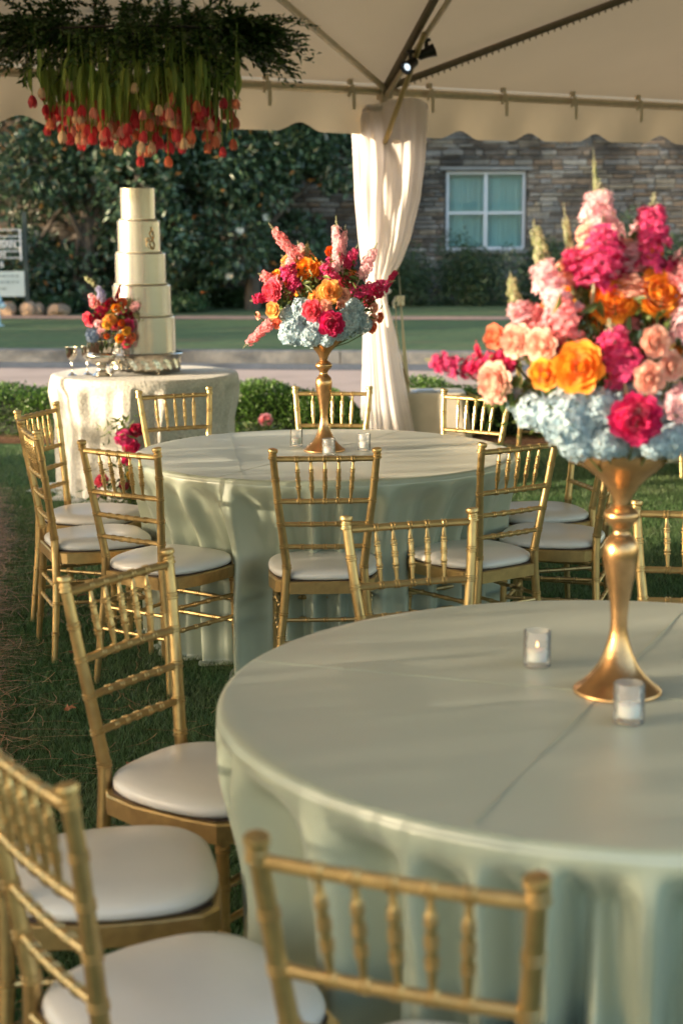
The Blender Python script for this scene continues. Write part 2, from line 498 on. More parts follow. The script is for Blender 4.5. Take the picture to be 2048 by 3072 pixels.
# ------------------------------------------------------------------ tent
EAVE = 2.72
POST = Vector((.337, 12.57, EAVE))
EV = Vector((.835, .55, 0)).normalized(); NV = Vector((EV.y, -EV.x, 0)); NV = NV.normalized()
if NV.y > 0: NV = -NV
TP = math.tan(rad(22)); DR = 4.9
def tp(s, d, dz=0.):      # point on the roof plane, s along the eave, d inwards
    z = EAVE + (d if d <= DR else 2 * DR - d) * TP
    p = POST + EV * s + NV * d
    return Vector((p.x, p.y, z + dz))
tent = thing("marquee_tent", "large cream tent with frame poles and scalloped valance above the tables", "tent", (POST.x, POST.y, 0))
def rel(b, base=(POST.x, POST.y, 0)):
    b.v = [(x - base[0], y - base[1], z - base[2]) for x, y, z in b.v]; return b
def roof():
    b = MB(); S0, S1 = -10, 13; ns, nd = 52, 24
    vs, fs = [], []
    for i in range(ns + 1):
        for j in range(2 * nd + 1):
            s = S0 + (S1 - S0) * i / ns; d = -.02 + (2 * DR + .04) * j / (2 * nd)
            sag = -.05 * math.sin(math.pi * ((s % 5.) / 5.)) * math.sin(math.pi * min(1, max(0, (d % DR) / DR)))
            vs.append(tp(s, d, .055 + sag))
    w = 2 * nd + 1
    for i in range(ns):
        for j in range(2 * nd):
            fs.append((i * w + j, (i + 1) * w + j, (i + 1) * w + j + 1, i * w + j + 1))
    b.add(vs, fs)
    # gable ends
    for s in (S0, S1):
        b.add([tp(s, 0, .05), tp(s, DR, .05), tp(s, 2 * DR, .05)], [(0, 1, 2)])
    return b
obj("canopy", rel(roof()), canopy_m, tent)
def valance(d, sgn):
    b = MB(); S0, S1 = -10., 13.; per = .735; ns = 900
    vs, fs = [], []
    for i in range(ns + 1):
        s = S0 + (S1 - S0) * i / ns
        u = ((s + .36) / per) % 1.0
        # flat lobes separated by narrow raised notches
        notch = max(0, 1 - abs(u - .5) * 2 / .55)
        drop = .335 - .065 * (notch * notch * (3 - 2 * notch)) + .012 * math.sin(s * 1.7)
        top = .05
        for j in range(7):
            t = j / 6
            p = tp(s, d)
            z = EAVE + top - (top + drop) * t
            wv = .012 * math.sin(s * 9 + t * 2) * t + .02 * math.sin(s * 2.3) * t
            q = p + NV * (-.03 * sgn + wv); vs.append((q.x, q.y, z))
    for i in range(ns):
        for j in range(6):
            fs.append((i * 7 + j, i * 7 + j + 1, (i + 1) * 7 + j + 1, (i + 1) * 7 + j))
    return b.add(vs, fs)
obj("valance", rel(valance(0, 1)), valance_m, tent)
obj("valance", rel(valance(2 * DR, -1)), valance_m, tent)
for d in (0, 2 * DR):
    obj("eave_beam", rel(MB().tube([tp(-10, d, -.01), tp(-5, d, -.01), tp(0, d, -.01), tp(5, d, -.01), tp(13, d, -.01)], .03, n=12)), pole_m, tent)
obj("ridge_beam", rel(MB().tube([tp(-10, DR, -.05), tp(13, DR, -.05)], .03, n=12)), pole_m, tent)
def rafter(s1, d1, r=.028, m=pole_m, dz=-.005, ext=None, name="rafter", s0=0.):
    k = (DR / d1) if ext is None else ext
    obj(name, rel(MB().tube([tp(s0, 0.03, dz), tp(s0 + (s1 - s0) * k * .5, d1 * k * .5, dz), tp(s0 + (s1 - s0) * k, d1 * k, dz)], r, n=12)), m, tent)
rafter(-1.52, 1.03, r=.024)
rafter(-.42, 1.18, r=.03, m=seam_m, dz=.0)
rafter(1.10, 1.40, r=.027, m=seam_m, dz=.0)
rafter(-.36, 1.22, r=.02, dz=-.06)
for s in (-9.9, -5, 5, 10):
    rafter(s, DR, s0=s)
# laced seam along the right rafter
def lacing():
    b = MB()
    for i in range(140):
        k = .06 + i * .026
        p = tp(1.10 * k, 1.40 * k, -.02); q = tp(1.10 * k + .008, 1.40 * k - .006, -.036)
        b.tube([p, q], .006, n=5)
    return b
obj("seam_lacing", rel(lacing()), seam_m, tent, kind="stuff")
# legs
for s, d in ((0, 0), (-6.5, 0), (6.5, 0), (-10, 0), (13, 0), (-10, 2 * DR) , (-4.3, 2 * DR), (.5, 2 * DR), (6.5, 2 * DR), (13, 2 * DR)):
    p = tp(s, d)
    obj("tent_leg", rel(MB().lathe([(.07, 0), (.07, .012), (.027, .016), (.027, EAVE - .02)], n=14, c=(p.x, p.y, 0))), pole_m, tent)
# corner fitting
obj("corner_fitting", rel(MB().box(tp(0, 0, -.02) + NV * .01, (.09, .09, .10), rot=.58).tube([tp(.05, .04, .0), tp(.09, .1, -.06)], .012, n=8)), pole_m, tent)
# knee brace from the leg up to the rafter
bra = tp(-.30, .93, -.07); br0 = POST + Vector((0.0, -.03, -.42))
obj("knee_brace", rel(MB().tube([br0, bra], .02, n=12).box(br0, (.05, .05, .07))), mat("brass_brace", (.50, .40, .20), rough=.4, metal=.5, noise=.2, nscale=12), tent)
# valance tie tabs
for i in range(-14, 17):
    s = .05 + i * .735 + .36
    if abs(s) < .2: continue
    p = tp(s, .03, .03)
    b = MB().box(p + Vector((0, 0, .005)), (.035, .035, .04), rot=.58)
    a = p + NV * .02
    vs = []
    for t, w, dx, dz in ((0, .03, 0, -.02), (.3, .035, -.02, -.07), (.5, .03, -.035, -.11)):
        vs += [a + EV * (dx - w / 2) + Vector((0, 0, dz)) + NV * .01, a + EV * (dx + w / 2) + Vector((0, 0, dz)) + NV * .01]
    b.add(vs, [(0, 1, 3, 2), (2, 3, 5, 4)])
    vs = []
    for w, dx, dz in ((.032, 0, -.02), (.034, .010, -.11), (.030, .010, -.20)):
        vs += [a + EV * (dx - w / 2) + Vector((0, 0, dz)) + NV * .018, a + EV * (dx + w / 2) + Vector((0, 0, dz)) + NV * .018]
    b.add(vs, [(0, 1, 3, 2), (2, 3, 5, 4)])
    obj("tie_tab", rel(b), mat("pale_tie", (.70, .62, .50), rough=.7, trans=.1), tent)

# spotlights clamped to the rafter
def spotlight(loc, aim, lit, label):
    t = thing("spotlight", label, "spotlight", loc, 0, "black spotlights clamped to the tent rafter")
    q = Vector(aim).normalized().to_track_quat('Z', 'Y').to_matrix()
    obj("lamp_body", MB().lathe([(.018, -.07), (.034, -.055), (.036, .0), (.046, .05), (.05, .062), (.044, .062), (.03, .03)], n=18, M=q, cap=False), black_m, t)
    obj("lens", MB().lathe([(0, .036), (.015, .038), (.026, .044)], n=18, M=q, cap=False), mat("lit_lens", (.9, .95, 1.), rough=.2, emit=((.75, .9, 1.), .25)) if lit else black_m, t)
    obj("clamp", MB().box((0, 0, .06), (.03, .02, .07)).lathe([(.0, .075), (.032, .08), (.032, .10), (0, .105)], n=12).tube([(0, 0, 0), (0, 0, .08)], .008, n=8), black_m, t)
sp = tp(-.24, .74, -.14)
spotlight(sp + Vector((-.035, -.05, -.05)), (-.55, -.7, -.45), True, "left black spotlight on the rafter with its lens glowing")
spotlight(sp + Vector((.08, 0, .035)), (.9, .1, .35), False, "right black spotlight on the rafter turned away, lens unseen")

# ------------------------------------------------------------------ drape on the tent leg
def drape():
    b = MB()
    # centre, half width (metres across the picture), depth half and pleat amplitude by height
    Z = [2.66, 2.5, 2.2, 1.9, 1.6, 1.42, 1.28, 1.2, 1.1, .9, .6, .3, .1, .015]
    CX = [.38, .385, .385, .37, .345, .32, .295, .285, .285, .30, .325, .35, .37, .375]
    HW = [.30, .292, .275, .25, .20, .155, .10, .072, .082, .125, .155, .19, .215, .225]
    DY = [.05, .06, .07, .075, .075, .07, .06, .055, .055, .06, .07, .08, .09, .10]
    n = 220
    zs = np.linspace(2.66, .015, 70)
    vs, fs = [], []
    for z in zs:
        cx = np.interp(-z, [-a for a in Z], CX); hw = np.interp(-z, [-a for a in Z], HW); dy = np.interp(-z, [-a for a in Z], DY)
        for k in range(n):
            a = 2 * math.pi * k / n
            pl = .34 * math.sin(7 * a + .8 * math.sin(z * 2)) + .16 * math.sin(12 * a + z * 1.1 + 1) + .05 * math.sin(29 * a + 3 * z)
            fr = 1 + pl * (.12 if z > 1.3 else .16)
            # diagonal swag folds towards the tie on the upper part
            sw = .018 * math.sin(8 * (math.cos(a) * .8 + z * 1.3)) * max(0, min(1, (z - 1.25))) 
            x = cx + hw * math.cos(a) * (1 + .04 * pl)
            y = POST.y - .02 + (dy * (1 + 1.5 * abs(pl) * .6) + sw) * math.sin(a) + .02 * pl
            zz = z
            if z > 2.6:     # the top edge dips between the ties
                zz = z - .05 * (0.5 + .5 * math.cos(3 * a)) 
            vs.append((x, y, zz))
    m = len(zs)
    for i in range(m - 1):
        for k in range(n):
            fs.append((i * n + k, i * n + (k + 1) % n, (i + 1) * n + (k + 1) % n, (i + 1) * n + k))
    b.add(vs, fs)
    b.v = [(x - POST.x, y - POST.y, z) for x, y, z in b.v]
    t = thing("pole_drape", "white fabric drape gathered and tied around the tent leg", "drape", (POST.x, POST.y, 0))
    obj("fabric", b.mesh("fabric", ang=180), drape_m, t)
    # tie with tails
    tb = MB()
    ring = [(-.052 + .10 * math.cos(a), -.02 + .075 * math.sin(a), 1.2 + .012 * math.sin(2 * a)) for a in np.linspace(0, 2 * math.pi, 25)]
    tb.tube(ring, .013, n=8, cap=False)
    tb.tube([(-.02, -.10, 1.19), (.0, -.125, 1.1), (.02, -.12, 1.0), (.03, -.115, .93)], [.012, .02, .024, .02], n=8, flat=.4)
    tb.tube([(-.03, -.10, 1.19), (-.035, -.12, 1.12), (-.02, -.125, 1.02)], [.012, .018, .02], n=8, flat=.4)
    obj("tie", tb, drape_m, t)
drape()

# guy strap from the eave down to the cloth covered weight
strap_m = mat("tan_webbing", (.58, .47, .27), rough=.7, noise=.15, nscale=30)
def strap():
    t = thing("ratchet_strap", "tan webbing strap running down beside the white drape to the covered weight", "strap", (POST.x, POST.y, 0))
    b = MB(); top = Vector((.03, .12, 2.66)); end = Vector((.185, .02, .40))
    vs, fs = [], []; n = 24
    for i in range(n + 1):
        t_ = i / n; p = top.lerp(end, t_) + Vector((0, .0, 0))
        ang = .35 + 1.2 * math.sin(t_ * 3.0) * (t_ > .3)
        s = Vector((math.cos(ang), math.sin(ang), 0)) * .028
        vs += [p - s, p + s, p + s + Vector((.002, .004, 0)), p - s + Vector((.002, .004, 0))]
    for i in range(n):
        o = i * 4
        fs += [(o, o + 1, o + 5, o + 4), (o + 1, o + 2, o + 6, o + 5), (o + 2, o + 3, o + 7, o + 6), (o + 3, o, o + 4, o + 7)]
    b.add(vs, fs)
    obj("webbing", b, strap_m, t)
    c = top.lerp(end, .68)
    obj("ratchet_buckle", MB().box(c, (.06, .03, .08)).tube([c + Vector((-.035, -.02, .03)), c + Vector((-.06, -.03, -.02)), c + Vector((-.05, -.03, -.06))], .012, n=8), silver, t)
    obj("loose_tail", MB().tube([c + Vector((-.04, -.02, -.04)), c + Vector((-.035, -.04, -.22)), c + Vector((0, -.04, -.42)), c + Vector((.055, -.03, -.62)), c + Vector((.09, -.03, -.66))], .02, n=8, flat=.18), strap_m, t)
strap()

# ------------------------------------------------------------------ Chiavari chairs
def ringed(axis_len, r, rings, prof=None, n=12):
    """profile list (radius, distance) for a turned bamboo rod with double rings."""
    base = prof if prof else [(0, r), (axis_len, r)]
    ds = sorted(set([0, axis_len] + [d for d, _ in base]))
    def rr(d):
        return float(np.interp(d, [p[0] for p in base], [p[1] for p in base]))
    pts = [(d, rr(d)) for d in ds]
    for c in rings:
        for off in (-.0046, .0046):
            q = c + off
            pts += [(q - .0034, rr(q)), (q - .0016, rr(q) + .0024), (q + .0016, rr(q) + .0024), (q + .0034, rr(q))]
    pts.sort()
    return pts

def rod(path, prof, n=12):
    """Sweep a (distance, radius) profile along a polyline path."""
    path = [Vector(p) for p in path]
    seg = [0]
    for a, b_ in zip(path, path[1:]): seg.append(seg[-1] + (b_ - a).length)
    T = seg[-1]
    P, R = [], []
    dmax = prof[-1][0]
    for d, r in prof:
        t = d / dmax * T
        i = min(len(seg) - 2, max(0, int(np.searchsorted(seg, t) - 1)))
        u = (t - seg[i]) / (seg[i + 1] - seg[i])
        P.append(path[i].lerp(path[i + 1], u)); R.append(r)
    return P, R

def smooth_path(ctrl, n=24):
    """Catmull-Rom through control points."""
    c = [Vector(p) for p in ctrl]; c = [c[0] * 2 - c[1]] + c + [c[-1] * 2 - c[-2]]
    out = []
    for i in range(1, len(c) - 2):
        for k in range(n):
            t = k / n
            out.append(.5 * ((2 * c[i]) + (c[i + 1] - c[i - 1]) * t + (2 * c[i - 1] - 5 * c[i] + 4 * c[i + 1] - c[i + 2]) * t * t + (-c[i - 1] + 3 * c[i] - 3 * c[i + 1] + c[i + 2]) * t ** 3))
    out.append(c[-2]); return out

def post_at(z):
    zs = [0, .12, .235, .315, .44, .487, .564, .647, .731, .809, .905, .93]
    xs = [.181, .171, .160, .150, .139, .137, .145, .155, .165, .173, .181, .184]
    ysv = [-.215, -.205, -.196, -.191, -.188, -.190, -.200, -.211, -.223, -.234, -.250, -.254]
    return float(np.interp(z, zs, xs)), float(np.interp(z, zs, ysv))

def chair_meshes():
    M = {}
    # rear posts (leg and back upright in one turned piece)
    for s in (-1, 1):
        b = MB()
        zc = [0, .12, .235, .315, .44, .487, .564, .647, .731, .809, .9]
        path = smooth_path([(s * post_at(z)[0], post_at(z)[1], z) for z in zc], 6)
        prof = ringed(.9, .0145, [.115, .232, .315, .487, .564, .647, .731, .809], [(0, .0115), (.12, .0135), (.40, .0165), (.5, .0155), (.75, .0135), (.9, .0130)])
        P, R = rod(path, prof)
        b.tube(P, R, n=12)
        x, y = post_at(.905)
        tl = Matrix.Rotation(s * -.10, 3, 'Y') @ Matrix.Rotation(.16, 3, 'X')
        b.lathe([(.0130, -.022), (.0150, -.020), (.0150, -.017), (.0130, -.015), (.0130, -.011), (.0152, -.009), (.0152, -.006), (.0132, -.004),
                 (.0132, .000), (.0172, .004), (.0176, .010), (.0165, .014), (.0105, .0165), (0, .0172)], n=14, c=(s * x, y, .905), M=tl)
        M['post', s] = b.mesh("rear_post")
        # front leg
        b = MB(); p0, p1 = Vector((s * .183, .172, 0)), Vector((s * .176, .165, .405))
        P, R = rod([p0, p1], ringed(.405, .0135, [.09, .19, .29, .375], [(0, .0105), (.30, .0135), (.39, .0150), (.405, .0165)]))
        b.tube(P, R, n=12); M['front', s] = b.mesh("front_leg")
    # seat frame: shallow eight-sided tray
    fr = [(.126, -.202), (.178, -.150), (.202, -.06), (.205, .08), (.196, .165), (.165, .200), (.08, .212)]
    poly = fr + [(-x, y) for x, y in fr[::-1]]
    inn = [(x * .86, y * .86) for x, y in poly]
    b = MB(); n = len(poly)
    rings = [(poly, .392), (poly, .396), (poly, .432), ([(x * .985, y * .985) for x, y in poly], .436), (inn, .436), (inn, .392)]
    vs = [(x, y, z) for pl, z in rings for x, y in pl]
    fs = []
    for i in range(len(rings)):
        j = (i + 1) % len(rings)
        for k in range(n):
            fs.append((i * n + k, i * n + (k + 1) % n, j * n + (k + 1) % n, j * n + k))
    b.add(vs, fs); M['frame'] = b.mesh("seat_frame", ang=25)
    b = MB(); b.prism([(x * .93, y * .93) for x, y in poly], .428, .442); M['board'] = b.mesh("seat_board")
    # cushion: soft rounded pad, wider in front
    b = MB(); nc = 44; prof = [(.90, .440), (.965, .440), (.995, .446), (1.0, .454), (.985, .463), (.93, .471), (.80, .478), (.55, .482), (.25, .484), (0, .4845)]
    vs = []
    for s_, z in prof:
        for k in range(nc):
            a = 2 * math.pi * k / nc; ca, sa = math.cos(a), math.sin(a)
            e = .62
            px = .205 * math.copysign(abs(ca) ** e, ca); py = .205 * math.copysign(abs(sa) ** e, sa)
            w = 1 - .13 * max(0, -py / .205)
            px *= w
            if abs(px) > .118 and py < -.13:      # scooped in behind the posts
                py = max(py, -.13 - (.185 - abs(px)) * .9)
            vs.append((px * s_, (py - .002) * s_ + .008, z))
    fs = []
    for i in range(len(prof) - 1):
        for k in range(nc):
            fs.append((i * nc + k, i * nc + (k + 1) % nc, (i + 1) * nc + (k + 1) % nc, (i + 1) * nc + k))
    b.add(vs, fs); b.f.append(tuple(range(nc))[::-1]); M['cushion'] = b.mesh("cushion", ang=180)
    # back rails
    def rail(z, r, rings, bow=.006, inset=.010):
        x, y = post_at(z); x -= inset
        path = smooth_path([(-x, y, z), (-x * .5, y - bow * .75, z), (0, y - bow, z), (x * .5, y - bow * .75, z), (x, y, z)], 5)
        P, R = rod(path, ringed(2 * x, r, [x + q * x for q in rings]))
        return MB().tube(P, R, n=10)
    sp_r = [-.58, -.29, 0, .29, .58]
    M['rail', 0] = rail(.884, .0100, sp_r).mesh("top_rail")
    M['rail', 1] = rail(.731, .0095, sp_r).mesh("back_rail")
    M['rail', 2] = rail(.647, .0088, [-.6, -.3, 0, .3, .6]).mesh("back_rail")
    M['rail', 3] = rail(.564, .0088, [-.6, -.3, 0, .3, .6]).mesh("back_rail")
    for i, q in enumerate(sp_r):
        x1, y1 = post_at(.878); x0, y0 = post_at(.737)
        p0 = Vector((q * (x0 - .01), y0 - .005, .739)); p1 = Vector((q * (x1 - .01), y1 - .005, .877))
        L_ = (p1 - p0).length
        P, R = rod([p0, p1], ringed(L_, .008, [L_ * .30, L_ * .52, L_ * .74], [(0, .0042), (L_ * .18, .0064), (L_ * .35, .0078), (L_ * .65, .0073), (L_ * .8, .0062), (L_, .0036)]))
        M['spindle', i] = MB().tube(P, R, n=10).mesh("spindle")
    # stretchers: two each side
    k = 0
    def st(a, b_, r=.0078, nr=3):
        nonlocal k
        a, b_ = Vector(a), Vector(b_); L_ = (b_ - a).length
        P, R = rod([a, b_], ringed(L_, r, [L_ * t for t in ([.2, .4, .6, .8] if nr == 4 else [.27, .5, .73])]))
        M['stretcher', k] = MB().tube(P, R, n=8).mesh("stretcher"); k += 1
    for z in (.315, .232):
        for s in (-1, 1):
            x, y = post_at(z); st((s * x, y + .012, z), (s * .180, .158, z), nr=4)
    for z in (.295, .212):
        x, y = post_at(z); st((-x + .012, y, z), (x - .012, y, z)); st((-.170, .168, z), (.170, .168, z))
    return M
CM = chair_meshes()
def make_chair(loc, rz, label, group="gold chairs around the round tables"):
    t = thing("chiavari_chair", label, "chair", (loc[0], loc[1], 0), rz, group)
    for s in (-1, 1):
        obj("rear_post", CM['post', s], gold, t); obj("front_leg", CM['front', s], gold, t)
    obj("seat_frame", CM['frame'], gold, t); obj("seat_board", CM['board'], dark_board, t)
    obj("cushion", CM['cushion'], cushion_m, t)
    for i in range(4): obj("top_rail" if i == 0 else "back_rail", CM['rail', i], gold, t)
    for i in range(5): obj("spindle", CM['spindle', i], gold, t)
    for i in range(8): obj("stretcher", CM['stretcher', i], gold, t)
    return t
FAR_T = (-.073, 6.524, .785); NEAR_T = (.574, 3.022, .818)
G1, G2, G3 = "gold chairs around the farther table", "gold chairs around the nearer table", "gold chairs around the right background table"
CH = {
 'A': (-.065, 5.745, 2, "gold chair with its whole back to the viewer, centred before the farther table's cloth", G1),
 'B': (-.648, 5.85, 325, "gold chair at the farther table's left front, back to the viewer, seat touching the cloth", G1),
 'C': (-.987, 6.306, 290.2, "gold chair seen almost edge-on at the far left of the farther table", G1),
 'D': (-1.08, 6.85, 253.3, "brightly sunlit gold chair behind the edge-on one, facing right beside the cake table cloth", G1),
 'E': (-.684, 7.444, 207.4, "gold chair facing the viewer directly in front of the cake table's linen cloth", G1),
 'F': (-.062, 7.492, 175, "gold chair facing the viewer behind the gold vase of the farther table", G1),
 'G': (.479, 7.274, 141.9, "gold chair behind the farther table's right side, top partly behind a peach flower", G1),
 'H': (.496, 5.929, 36.4, "gold chair at the farther table's right front, its narrow back before two side-on seats", G1),
 'I': (.85, 6.29, 73, "nearer of the two side-on gold chairs at the right end of the farther table", G1),
 'J': (.857, 6.83, 104, "farther of the two side-on gold chairs at the right end of the farther table", G1),
 'K': (.945, 4.098, 168, "pale gold chair behind the nearer vase stem, cut off by the photo's right edge", G2),
 'L': (.263, 3.979, 198.5, "gold chair facing the viewer across the nearer table, only its leaning back above the tabletop", G2),
 'M': (-.30, 3.442, 237.5, "large golden chair left of the nearer table, its slatted back glowing at the edges", G2),
 'Q': (-.455, 2.90, 281, "blurred chair at the left edge whose cream seat shows and back is out of frame", G2),
 'N': (-.265, 2.375, 303, "blurred gold chair in the bottom left corner, top rail running out of the frame", G2),
 'O': (.153, 2.063, 338, "large blurred gold chair at the bottom centre, only its back before the sage cloth", G2),
 'R': (1.50, 11.55, 262, "sunlit gold chair far back between the tables, mostly hidden by the nearer bouquet", G3),
 'S': (2.25, 10.95, 330, "gold chair leg seen right of the nearer vase in front of the background table", G3),
}
for k, (x, y, a, lab, g) in CH.items():
    make_chair((x, y), rad(a), lab, g)

# ------------------------------------------------------------------ tables and cloths
def folding_table(c, R, H, label):
    t = thing("round_table", label, "table", (c[0], c[1], 0))
    obj("tabletop", MB().lathe([(0, H - .035), (R - .02, H - .035), (R - .015, H - .03), (R - .015, H - .016), (R - .02, H - .013), (0, H - .012)], n=48, cap=False), mat("plywood", (.45, .32, .2), rough=.6), t)
    for a in (0, 90, 180, 270):
        x, y = .38 * math.cos(rad(a + 45)) * R / .8, .38 * math.sin(rad(a + 45)) * R / .8
        obj("leg", MB().tube([(x, y, 0), (x * .95, y * .95, H - .035)], .014, n=8), black_m, t)

def cloth(c, R, H, seed, label, m, chairs=(), flare=.05, amp=.05, nf=17, puddle=.05, group=None, cut=None):
    """Round cloth: flat top, soft edge, hanging folds that deepen downwards and break on the ground."""
    rs = np.random.default_rng(seed)
    nth = 720; th = np.linspace(0, 2 * np.pi, nth, endpoint=False)
    # irregular folds
    ph = th + .05 * np.sin(3 * th + rs.random() * 6) + .06 * np.sin(7 * th + rs.random() * 6)
    am = .65 + .35 * np.sin(4 * th + rs.random() * 6) * np.sin(9 * th + rs.random() * 6)
    s1 = np.sin(nf * ph + rs.random() * 6)
    fold = (np.sign(s1) * np.abs(s1) ** .8) * am + .45 * np.sin((nf * 2 - 5) * ph + rs.random() * 6) * (1 - .3 * am) + .18 * np.sin(nf * 3.3 // 1 * ph + 2)
    fold2 = np.sin((nf + 4) * ph + rs.random() * 6) * am
    # seat pockets
    lim = np.full(nth, 9.9)
    for (x, y, a) in chairs:
        fx, fy = -math.sin(a), math.cos(a)       # facing
        lx, ly = fy, -fx                          # to its right
        dx, dy = np.cos(th), np.sin(th)
        sx, sy = x - c[0], y - c[1]
        # distance along the ray where it crosses the line of the seat's front edge
        den = dx * fx + dy * fy
        num = (sx + fx * .23) * fx + (sy + fy * .23) * fy
        with np.errstate(divide='ignore', invalid='ignore'):
            t = num / den
        px, py = dx * t - sx, dy * t - sy
        lat = np.abs(px * lx + py * ly)
        ok = (den < 0) & (t > 0)
        wgt = np.clip((.30 - lat) / .16, 0, 1)
        tt = np.where(ok & (wgt > 0), t * wgt + (R + .1) * (1 - wgt), 9.9)
        lim = np.minimum(lim, np.where(np.isfinite(tt), tt, 9.9))
    lim = np.clip(lim, R - .115, R - .03)
    ker = np.hanning(41); ker /= ker.sum()
    lim = np.convolve(np.concatenate([lim[-20:], lim, lim[:20]]), ker, 'valid')
    rows = []
    for r in (0.0, .006, .2, .35, .5, .65, .78, .88, .95, .98):
        z = H + .0012 * np.sin(5 * th + r * 9) * (r > .3)
        rows.append((np.full(nth, R * r), z))
    for k in range(1, 6):
        a = math.pi / 2 * k / 5; rc = .016
        rows.append((np.full(nth, R - rc + rc * math.sin(a)), np.full(nth, H - rc + rc * math.cos(a))))
    nz = 46
    ridge = ((1 + np.cos(nf * ph)) / 2) ** 2.4
    ridge = np.clip(ridge * (.75 + .5 * am) + .14 * np.sin((2 * nf + 3) * ph), -.1, 1.1)
    for k in range(1, nz + 1):
        t = (k / nz) ** 1.25
        z = (H - .016) * (1 - t) + .006
        g = min(1, max(0, (t - .004) / .13)); g = g * g * (3 - 2 * g)
        g2 = min(1, max(0, (t - .05) / .6)); g2 = g2 * g2 * (3 - 2 * g2)
        r0 = R + flare * t
        push = min(1, max(0, (t - .02) / .40)); push = push * push * (3 - 2 * push)
        r0 = r0 * (1 - push) + np.minimum(r0, lim + .005) * push
        tuck = amp * (.68 + .2 * am)
        # the fabric tucks in under the edge between narrow ridges, and swings out towards the hem
        gg = np.clip((t - .010 - .035 * (1 - am)) / .13, 0, 1); gg = gg * gg * (3 - 2 * gg)
        r = r0 - tuck * (1 - ridge) * gg + (fold2 * .5 + fold * .35) * amp * g2 + .0025 * np.sin(40 * th + 9 * t) * g
        rows.append((r, np.full(nth, z)))
    for k in range(1, 7):
        t = k / 6
        r = rows[-1][0] + puddle / 6 * (1 + .8 * fold2)
        rows.append((r, .006 + .014 * math.sin(math.pi * t) * (1 + .6 * np.sin(nf * 2 * th + 1)) * .7 + 0 * th))
    V = np.concatenate([np.stack([r * np.cos(th), r * np.sin(th), z + 0 * th], 1) for r, z in rows])
    nr = len(rows); i = np.arange(nth); j = (i + 1) % nth
    F = np.concatenate([np.stack([q * nth + i, q * nth + j, (q + 1) * nth + j, (q + 1) * nth + i], 1) for q in range(nr - 1)])[nth:]
    # centre fan as quads collapsed: use ring 1 polygon
    me = bpy.data.meshes.new("tablecloth")
    Vl = V[nth:].copy(); Fl = (F - nth)
    me.vertices.add(len(Vl)); me.vertices.foreach_set("co", Vl.astype(np.float32).ravel())
    loops = np.concatenate([Fl.ravel(), np.arange(nth)]); me.loops.add(len(loops)); me.loops.foreach_set("vertex_index", loops.astype(np.int32))
    me.polygons.add(len(Fl) + 1)
    me.polygons.foreach_set("loop_start", np.concatenate([np.arange(len(Fl)) * 4, [len(Fl) * 4]]).astype(np.int32))
    me.update(calc_edges=True); me.validate(); me.shade_smooth()
    o = obj("tablecloth", me, m, None, (c[0], c[1], 0))
    tag(o, label, "tablecloth", group)
    return o
def chs(keys): return [(CH[k][0], CH[k][1], rad(CH[k][2])) for k in keys]
TH = .767
folding_table(FAR_T, .77, TH - .004, "round folding table hidden under the farther sage cloth")
folding_table(NEAR_T, .80, TH - .004, "round folding table hidden under the nearer sage cloth")
cfar = cloth(FAR_T, .785, TH, 5, "sage green satin cloth on the farther round table, its folds falling to the grass", satin_m, chs("ABCDEFGHIJ"), flare=.05, amp=.058, nf=27, puddle=.03, group="sage satin tablecloths")
cnear = cloth(NEAR_T, .818, TH, 9, "sage green satin cloth filling the lower right on the nearer round table", satin_m, chs("KLMQNO"), flare=.06, amp=.105, nf=30, puddle=.03, group="sage satin tablecloths")
T3 = (2.95, 11.9)
folding_table(T3, .77, TH - .004, "round folding table under the cloth in the right background")
cloth(T3, .785, TH, 3, "sage cloth on the table far back at the right edge, only its hem in view", satin_m, chs("RS"), flare=.07, amp=.05, group="sage satin tablecloths")
# sewn seams and fold lines on the two cloths (low ridges)
def seam(cl, a0, off, R, name="cloth_seam", r=.0009):
    b = MB(); pts = []
    d = Vector((math.cos(a0), math.sin(a0), 0)); n = Vector((-d.y, d.x, 0))
    h = math.sqrt(max(0, (R - .02) ** 2 - off ** 2))
    for k in range(25):
        t = -h + 2 * h * k / 24
        p = n * off + d * t; pts.append((p.x, p.y, TH + .0012))
    b.tube(pts, r, n=6, flat=.6)
    obj(name, b, satin_m, cl)
seam(cfar, rad(62), .02, .785); seam(cfar, rad(96), .36, .785)
seam(cnear, rad(-20), -.02, .818, r=.0012); seam(cnear, rad(66), .06, .818, r=.0012)

# ------------------------------------------------------------------ gold vases and votives
VP = [(0, .0), (.086, .0), (.0870, .004), (.084, .008), (.070, .018), (.054, .034), (.040, .054), (.029, .078), (.021, .104), (.0168, .128), (.0165, .150), (.0185, .178),
      (.0235, .210), (.0300, .240), (.0342, .268), (.0345, .284), (.031, .300), (.0235, .310), (.0170, .316), (.0160, .324), (.0200, .331), (.0300, .341), (.0352, .350),
      (.0330, .359), (.024, .367), (.0160, .373), (.0165, .380), (.0215, .393), (.034, .412), (.052, .430), (.070, .444), (.083, .457), (.089, .470), (.0905, .478),
      (.0885, .478), (.085, .468), (.066, .447), (.03, .42), (0, .41)]
def vase(loc, label, lean=0):
    t = thing("gold_vase", label, "vase", loc, 0, "tall gold vases on the round tables")
    obj("pedestal", MB().lathe([p for p in VP[:26]], n=48, cap=False).mesh("pedestal", ang=60), goldv, t)
    obj("bowl", MB().lathe([p for p in VP[25:]], n=48, cap=False).mesh("bowl", ang=60), goldv, t)
    return t
FV = Vector((-.070, 6.56, TH + .001)); NVs = Vector((.540, 3.034, TH + .001))
vase(FV, "tall antique gold vase with waisted stem at the middle of the farther table")
vase(NVs, "tall gold vase on the nearer table, slightly blurred, with glints on its stem")
